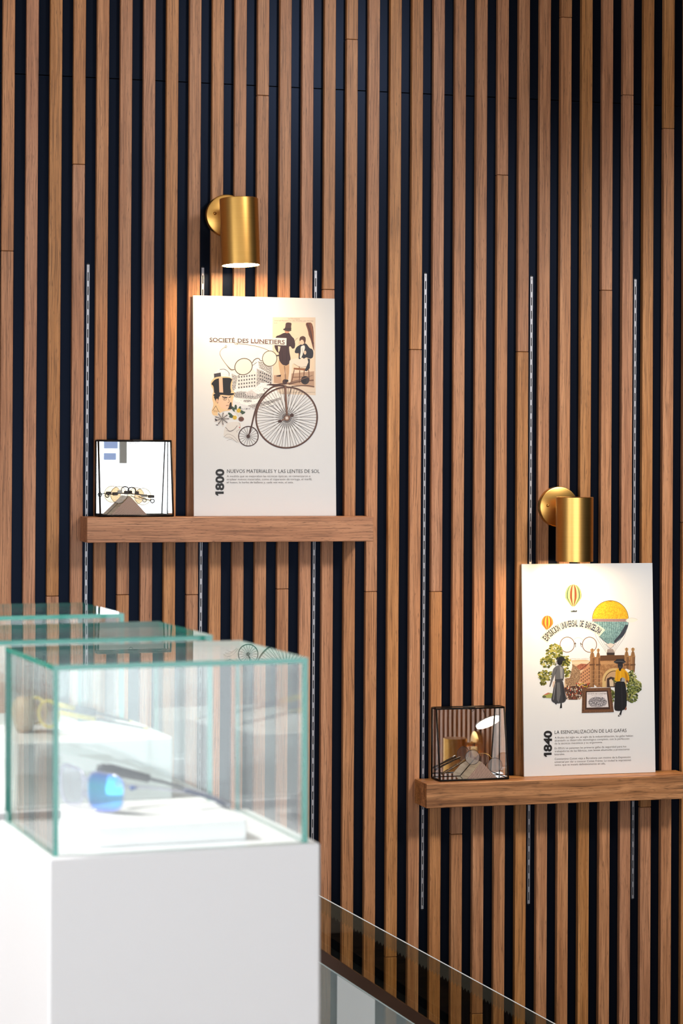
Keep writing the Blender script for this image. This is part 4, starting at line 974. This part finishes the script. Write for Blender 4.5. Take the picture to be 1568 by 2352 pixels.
# --- blue mirrored sunglasses
t = thing('sunglasses', 'clear framed sunglasses with blue mirrored lenses and charcoal arms', 'sunglasses', at(235, 1868, -3.224)); SG = t
fw = Vector((math.sin(0.17), math.cos(0.17), 0)); rt = Vector((math.cos(0.17), -math.sin(0.17), 0))
ph = math.radians(52); eL = rt * math.cos(ph) - fw * math.sin(ph); gN = -fw * math.cos(ph) - rt * math.sin(ph)
def lens_surface(c, wd, hg, mirror=1):
    vs = []; n = 44; rings = 5
    for q in range(rings + 1):
        k = q / rings
        for j in range(n):
            a = 2*math.pi*j/n; ca, sa = math.cos(a), math.sin(a)
            u = math.copysign(abs(ca) ** 0.55, ca) * k; v = math.copysign(abs(sa) ** 0.62, sa) * k
            wv = wd/2 * (1 + 0.06*v); hh = hg/2 * (1 - 0.10*u*mirror)
            vs.append(c + eL*(u*wv*mirror) + Vector((0,0,1))*(v*hh) - gN*(0.009*(u*0.5+0.5)**2 + 0.003*v*v))
    fs = []
    for q in range(rings):
        for j in range(n): fs.append((q*n+j, q*n+(j+1)%n, (q+1)*n+(j+1)%n, (q+1)*n+j))
    return vs, fs, vs[rings*n:]
nc = at(235, 1821, -3.224)
def sub(vs, c): return [v - c for v in vs]
for (c, mi) in ((nc, 1), (nc - eL * 0.064 + Vector((0, 0, 0.002)), -1)):
    vs, fs, rim = lens_surface(c, 0.056, 0.0445, mi)
    b = MB().add(sub(vs, c), fs, 0, True)
    o = b.build('lens', MT['bluelens'] if mi == 1 else MT['clear'], t); o.location = c - t.location  # far lens made clear to imitate white reflected off its mirror coating
    MB().tube([p - t.location for p in rim], 0.0021, 8, closed=True).build('rim', MT['clear'], t)
MB().tube(loc(t, [nc - eL*0.028 + Vector((0,0,0.012)), nc - eL*0.032 + gN*0.004 + Vector((0,0,0.015)), nc - eL*0.038 + Vector((0,0,0.013))]), 0.003, 8).build('bridge', MT['clear'], t)
for s in (-0.029, -0.036): MB().tube(loc(t, [nc + eL*s - gN*0.002 + Vector((0,0,-0.002)), nc + eL*s - gN*0.007 + Vector((0,0,-0.010))]), [0.002, 0.0035], 8).build('nose_pad', MT['clear'], t)
far = [at(224, 1766, -3.185), at(255, 1768, -3.18), at(300, 1778, -3.175), at(342, 1788, -3.17)]
o = MB().tube(loc(t, far), [0.0055, 0.0072, 0.0060, 0.0052], 10, flat=0.5).build('temple_arm', MT['greyplastic'], t)
MB().tube(loc(t, [at(340, 1788, -3.17), at(378, 1797, -3.168), at(412, 1808, -3.166), at(455, 1822, -3.163), at(500, 1838, -3.16)]), [0.0022, 0.0018, 0.0016, 0.0022, 0.002], 8).build('temple_tip', MT['greyplastic'], t)
MB().lathe([(0, -0.003), (0.0052, -0.003), (0.006, 0), (0.0052, 0.003), (0, 0.003)], 20, 'y', at(236, 1765, -3.19) - t.location).build('hinge_knob', MT['greyplastic'], t)
near = [at(266, 1800, -3.246), at(290, 1806, -3.243), at(340, 1809, -3.235), at(425, 1818, -3.222)]
MB().tube(loc(t, near), [0.0045, 0.0030, 0.0020, 0.0020], 8, flat=0.5).build('temple_arm', MT['clear'], t)
MB().tube(loc(t, [at(300, 1810, -3.246), at(313, 1809, -3.244)]), [0.0030, 0.0018], 8).build('logo_plate', MT['blueplastic'], t)
tip = [at(423, 1816, -3.222), at(440, 1820, -3.22), at(470, 1828, -3.216), at(497, 1838, -3.213), at(515, 1848, -3.211)]
MB().tube(loc(t, tip), [0.0024, 0.0026, 0.0022, 0.0022, 0.0028], 8).build('temple_tip', MT['navyplastic'], t)
MB().tube(loc(t, [at(424, 1812, -3.217), at(470, 1823, -3.211), at(510, 1840, -3.207), at(527, 1849, -3.205)]), [0.002, 0.003, 0.0036, 0.0034], 8).build('temple_sleeve', MT['clear'], t)

# --- yellow and black glasses on the middle case's block
t = thing('yellow_glasses', 'yellow and slate glasses with thin dark arm tips', 'glasses', at(120, 1680, -2.87))
def tb(name, pts, r, m, flat=0.45): return MB().tube(loc(t, [at(*p) for p in pts]), r, 8, flat=flat).build(name, MT[m], t)
tb('temple_arm', [(128, 1619, -2.81), (172, 1627, -2.80)], 0.0038, 'yellow'); tb('temple_pad', [(171, 1627, -2.80), (219, 1635, -2.79)], [0.0046, 0.0042], 'slate')
tb('temple_tip', [(218, 1636, -2.79), (296, 1656, -2.768)], [0.0022, 0.0014], 'greyplastic', 1); tb('end_bead', [(296, 1656, -2.768), (304, 1658, -2.766)], 0.0016, 'yellow', 1)
tb('temple_arm', [(128, 1635, -2.89), (175, 1644, -2.882), (219, 1651, -2.876)], 0.0030, 'yellow'); tb('temple_stripe', [(128, 1627, -2.889), (219, 1642, -2.875)], 0.0014, 'slate')
tb('temple_tip', [(219, 1651, -2.876), (330, 1672, -2.862)], [0.0022, 0.0014], 'greyplastic', 1); tb('end_bead', [(330, 1672, -2.862), (340, 1674, -2.86)], 0.0016, 'yellow', 1)
for (x, y, Y) in ((112, 1640, -2.893), (84, 1632, -2.845)):
    c = at(x, y, Y); axg = (eL * 0.8).normalized()
    MB().tube(loc(t, ringpts(c, 0.021, 0.017, 32, axg)), 0.0022, 8, closed=True).build('rim', MT['yellow'], t); disc(t, 'lens', c, 0.0175, MT['grey_lens'], axg)
MB().tube(loc(t, [at(100, 1630, -2.878), at(94, 1627, -2.862)]), 0.0016, 8).build('bridge', MT['yellow'], t)
b0 = at(56, 1681, -2.855)
o = MB().lathe([(0.0, 0.0), (0.009, 0.0), (0.012, 0.006), (0.016, 0.018), (0.018, 0.03), (0.015, 0.040), (0.010, 0.046), (0, 0.048)], 20).build('carved_stand', MT['driftwood'])
o.location = b0; tag(o, 'small carved wooden stand beside the yellow glasses', 'stand')

# ------------------------------------------------------------------ glass balustrades of the stair
def sloped(P0, slope, xa, xb, drop, th, name, label):
    t = thing(name, label, 'balustrade', (P0[0], P0[1], P0[2]), 'stair balustrades')
    def top(x): return (x - P0[0], 0, -slope * (x - P0[0]))
    return t, top
FS = 0.568; FP = at(730, 2054.5, -0.4)
t, top = sloped(FP, FS, 0, 0, 0, 0, 'glass_balustrade', 'clear stair glass panel with bright top edge by the slats')
xa, xb = FP.x - 0.09, 2.2
a, b = Vector(top(xa)), Vector(top(xb)); dn = Vector((0, 0, -0.95)); n = Vector((0, 0.012, 0)); eb = Vector((0, 0, -0.0022))
MB().prism([a + eb, b + eb, b + dn, a + dn], n).build('glass_panel', MT['balglass'], t)
MB().prism([a, b, b + eb, a + eb], n).build('polished_edge', MT['brightedge'], t)
vs = []; fs = []; N_ = 520
for k in range(N_ + 1):
    x = xa + (min(xb, 1.7) - xa) * k / N_; p = Vector(top(x)); ph_ = k % 4
    wv = (0.0, 0.004, 0.009, 0.005)[ph_]
    vs += [p + Vector((0, -0.0004, -0.003)), p + Vector((-0.004, -0.0004, -0.030 - wv))]
    if k: fs.append((2*k-2, 2*k, 2*k+1, 2*k-1))
MB().add(vs, fs).build('rippled_edge_band', MT['balfilm'], t)
NS = 0.679; NP = at(731, 2176, -1.4)
t, top = sloped(NP, NS, 0, 0, 0, 0, 'glass_balustrade', 'milky stair glass panel with dark bronze cap at the bottom')
xa, xb = NP.x - 0.10, 1.5
a, b = Vector(top(xa)), Vector(top(xb)); h1 = Vector((0, 0, -0.027))
MB().prism([a, b, b + h1, a + h1], (0, 0.03, 0)).build('cap_rail', MT['bronze'], t)
e1 = Vector((0, 0, -0.0295))
MB().prism([a + h1, b + h1, b + e1, a + e1], (0, 0.014, 0)).build('polished_edge', MT['tealedge'], t)
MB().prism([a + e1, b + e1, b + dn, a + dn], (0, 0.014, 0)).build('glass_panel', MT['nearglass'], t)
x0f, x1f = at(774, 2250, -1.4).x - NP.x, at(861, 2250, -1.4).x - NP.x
MB().prism([(x0f, -0.0006, -NS*x0f - 0.0305), (x1f, -0.0006, -NS*x1f - 0.0305), (x1f, -0.0006, -NS*x1f - 0.95), (x0f, -0.0006, -NS*x0f - 0.95)], (0, 0.0005, 0)).build('frosted_strip', MT['film'], t)  # pale strip painted on the glass as the reflection of a white column

# ------------------------------------------------------------------ seen only in the mirrors
pd = at(1121, 1660, 2.6)
t = thing('pendant_disc_lamp', 'small bright disc lamp reflected in the lower box mirror', 'lamp', Matrix.Translation((pd.x, -2.6, pd.z)) @ Matrix.Rotation(math.radians(30), 4, 'X') @ Matrix.Rotation(math.radians(-14), 4, 'Y'))
MB().lathe([(0, 0), (0.049, 0), (0.049, 0.004), (0, 0.004)], 48).build('glowing_disc', MT['disc'], t)
MB().lathe([(0, 0.0045), (0.051, 0.0045), (0.051, 0.008), (0, 0.008)], 48).build('back_plate', MT['white'], t)
MB().tube([(0, 0, 0.008), (0, 0, 0.5)], 0.0015, 8).build('cord', MT['black'], t)
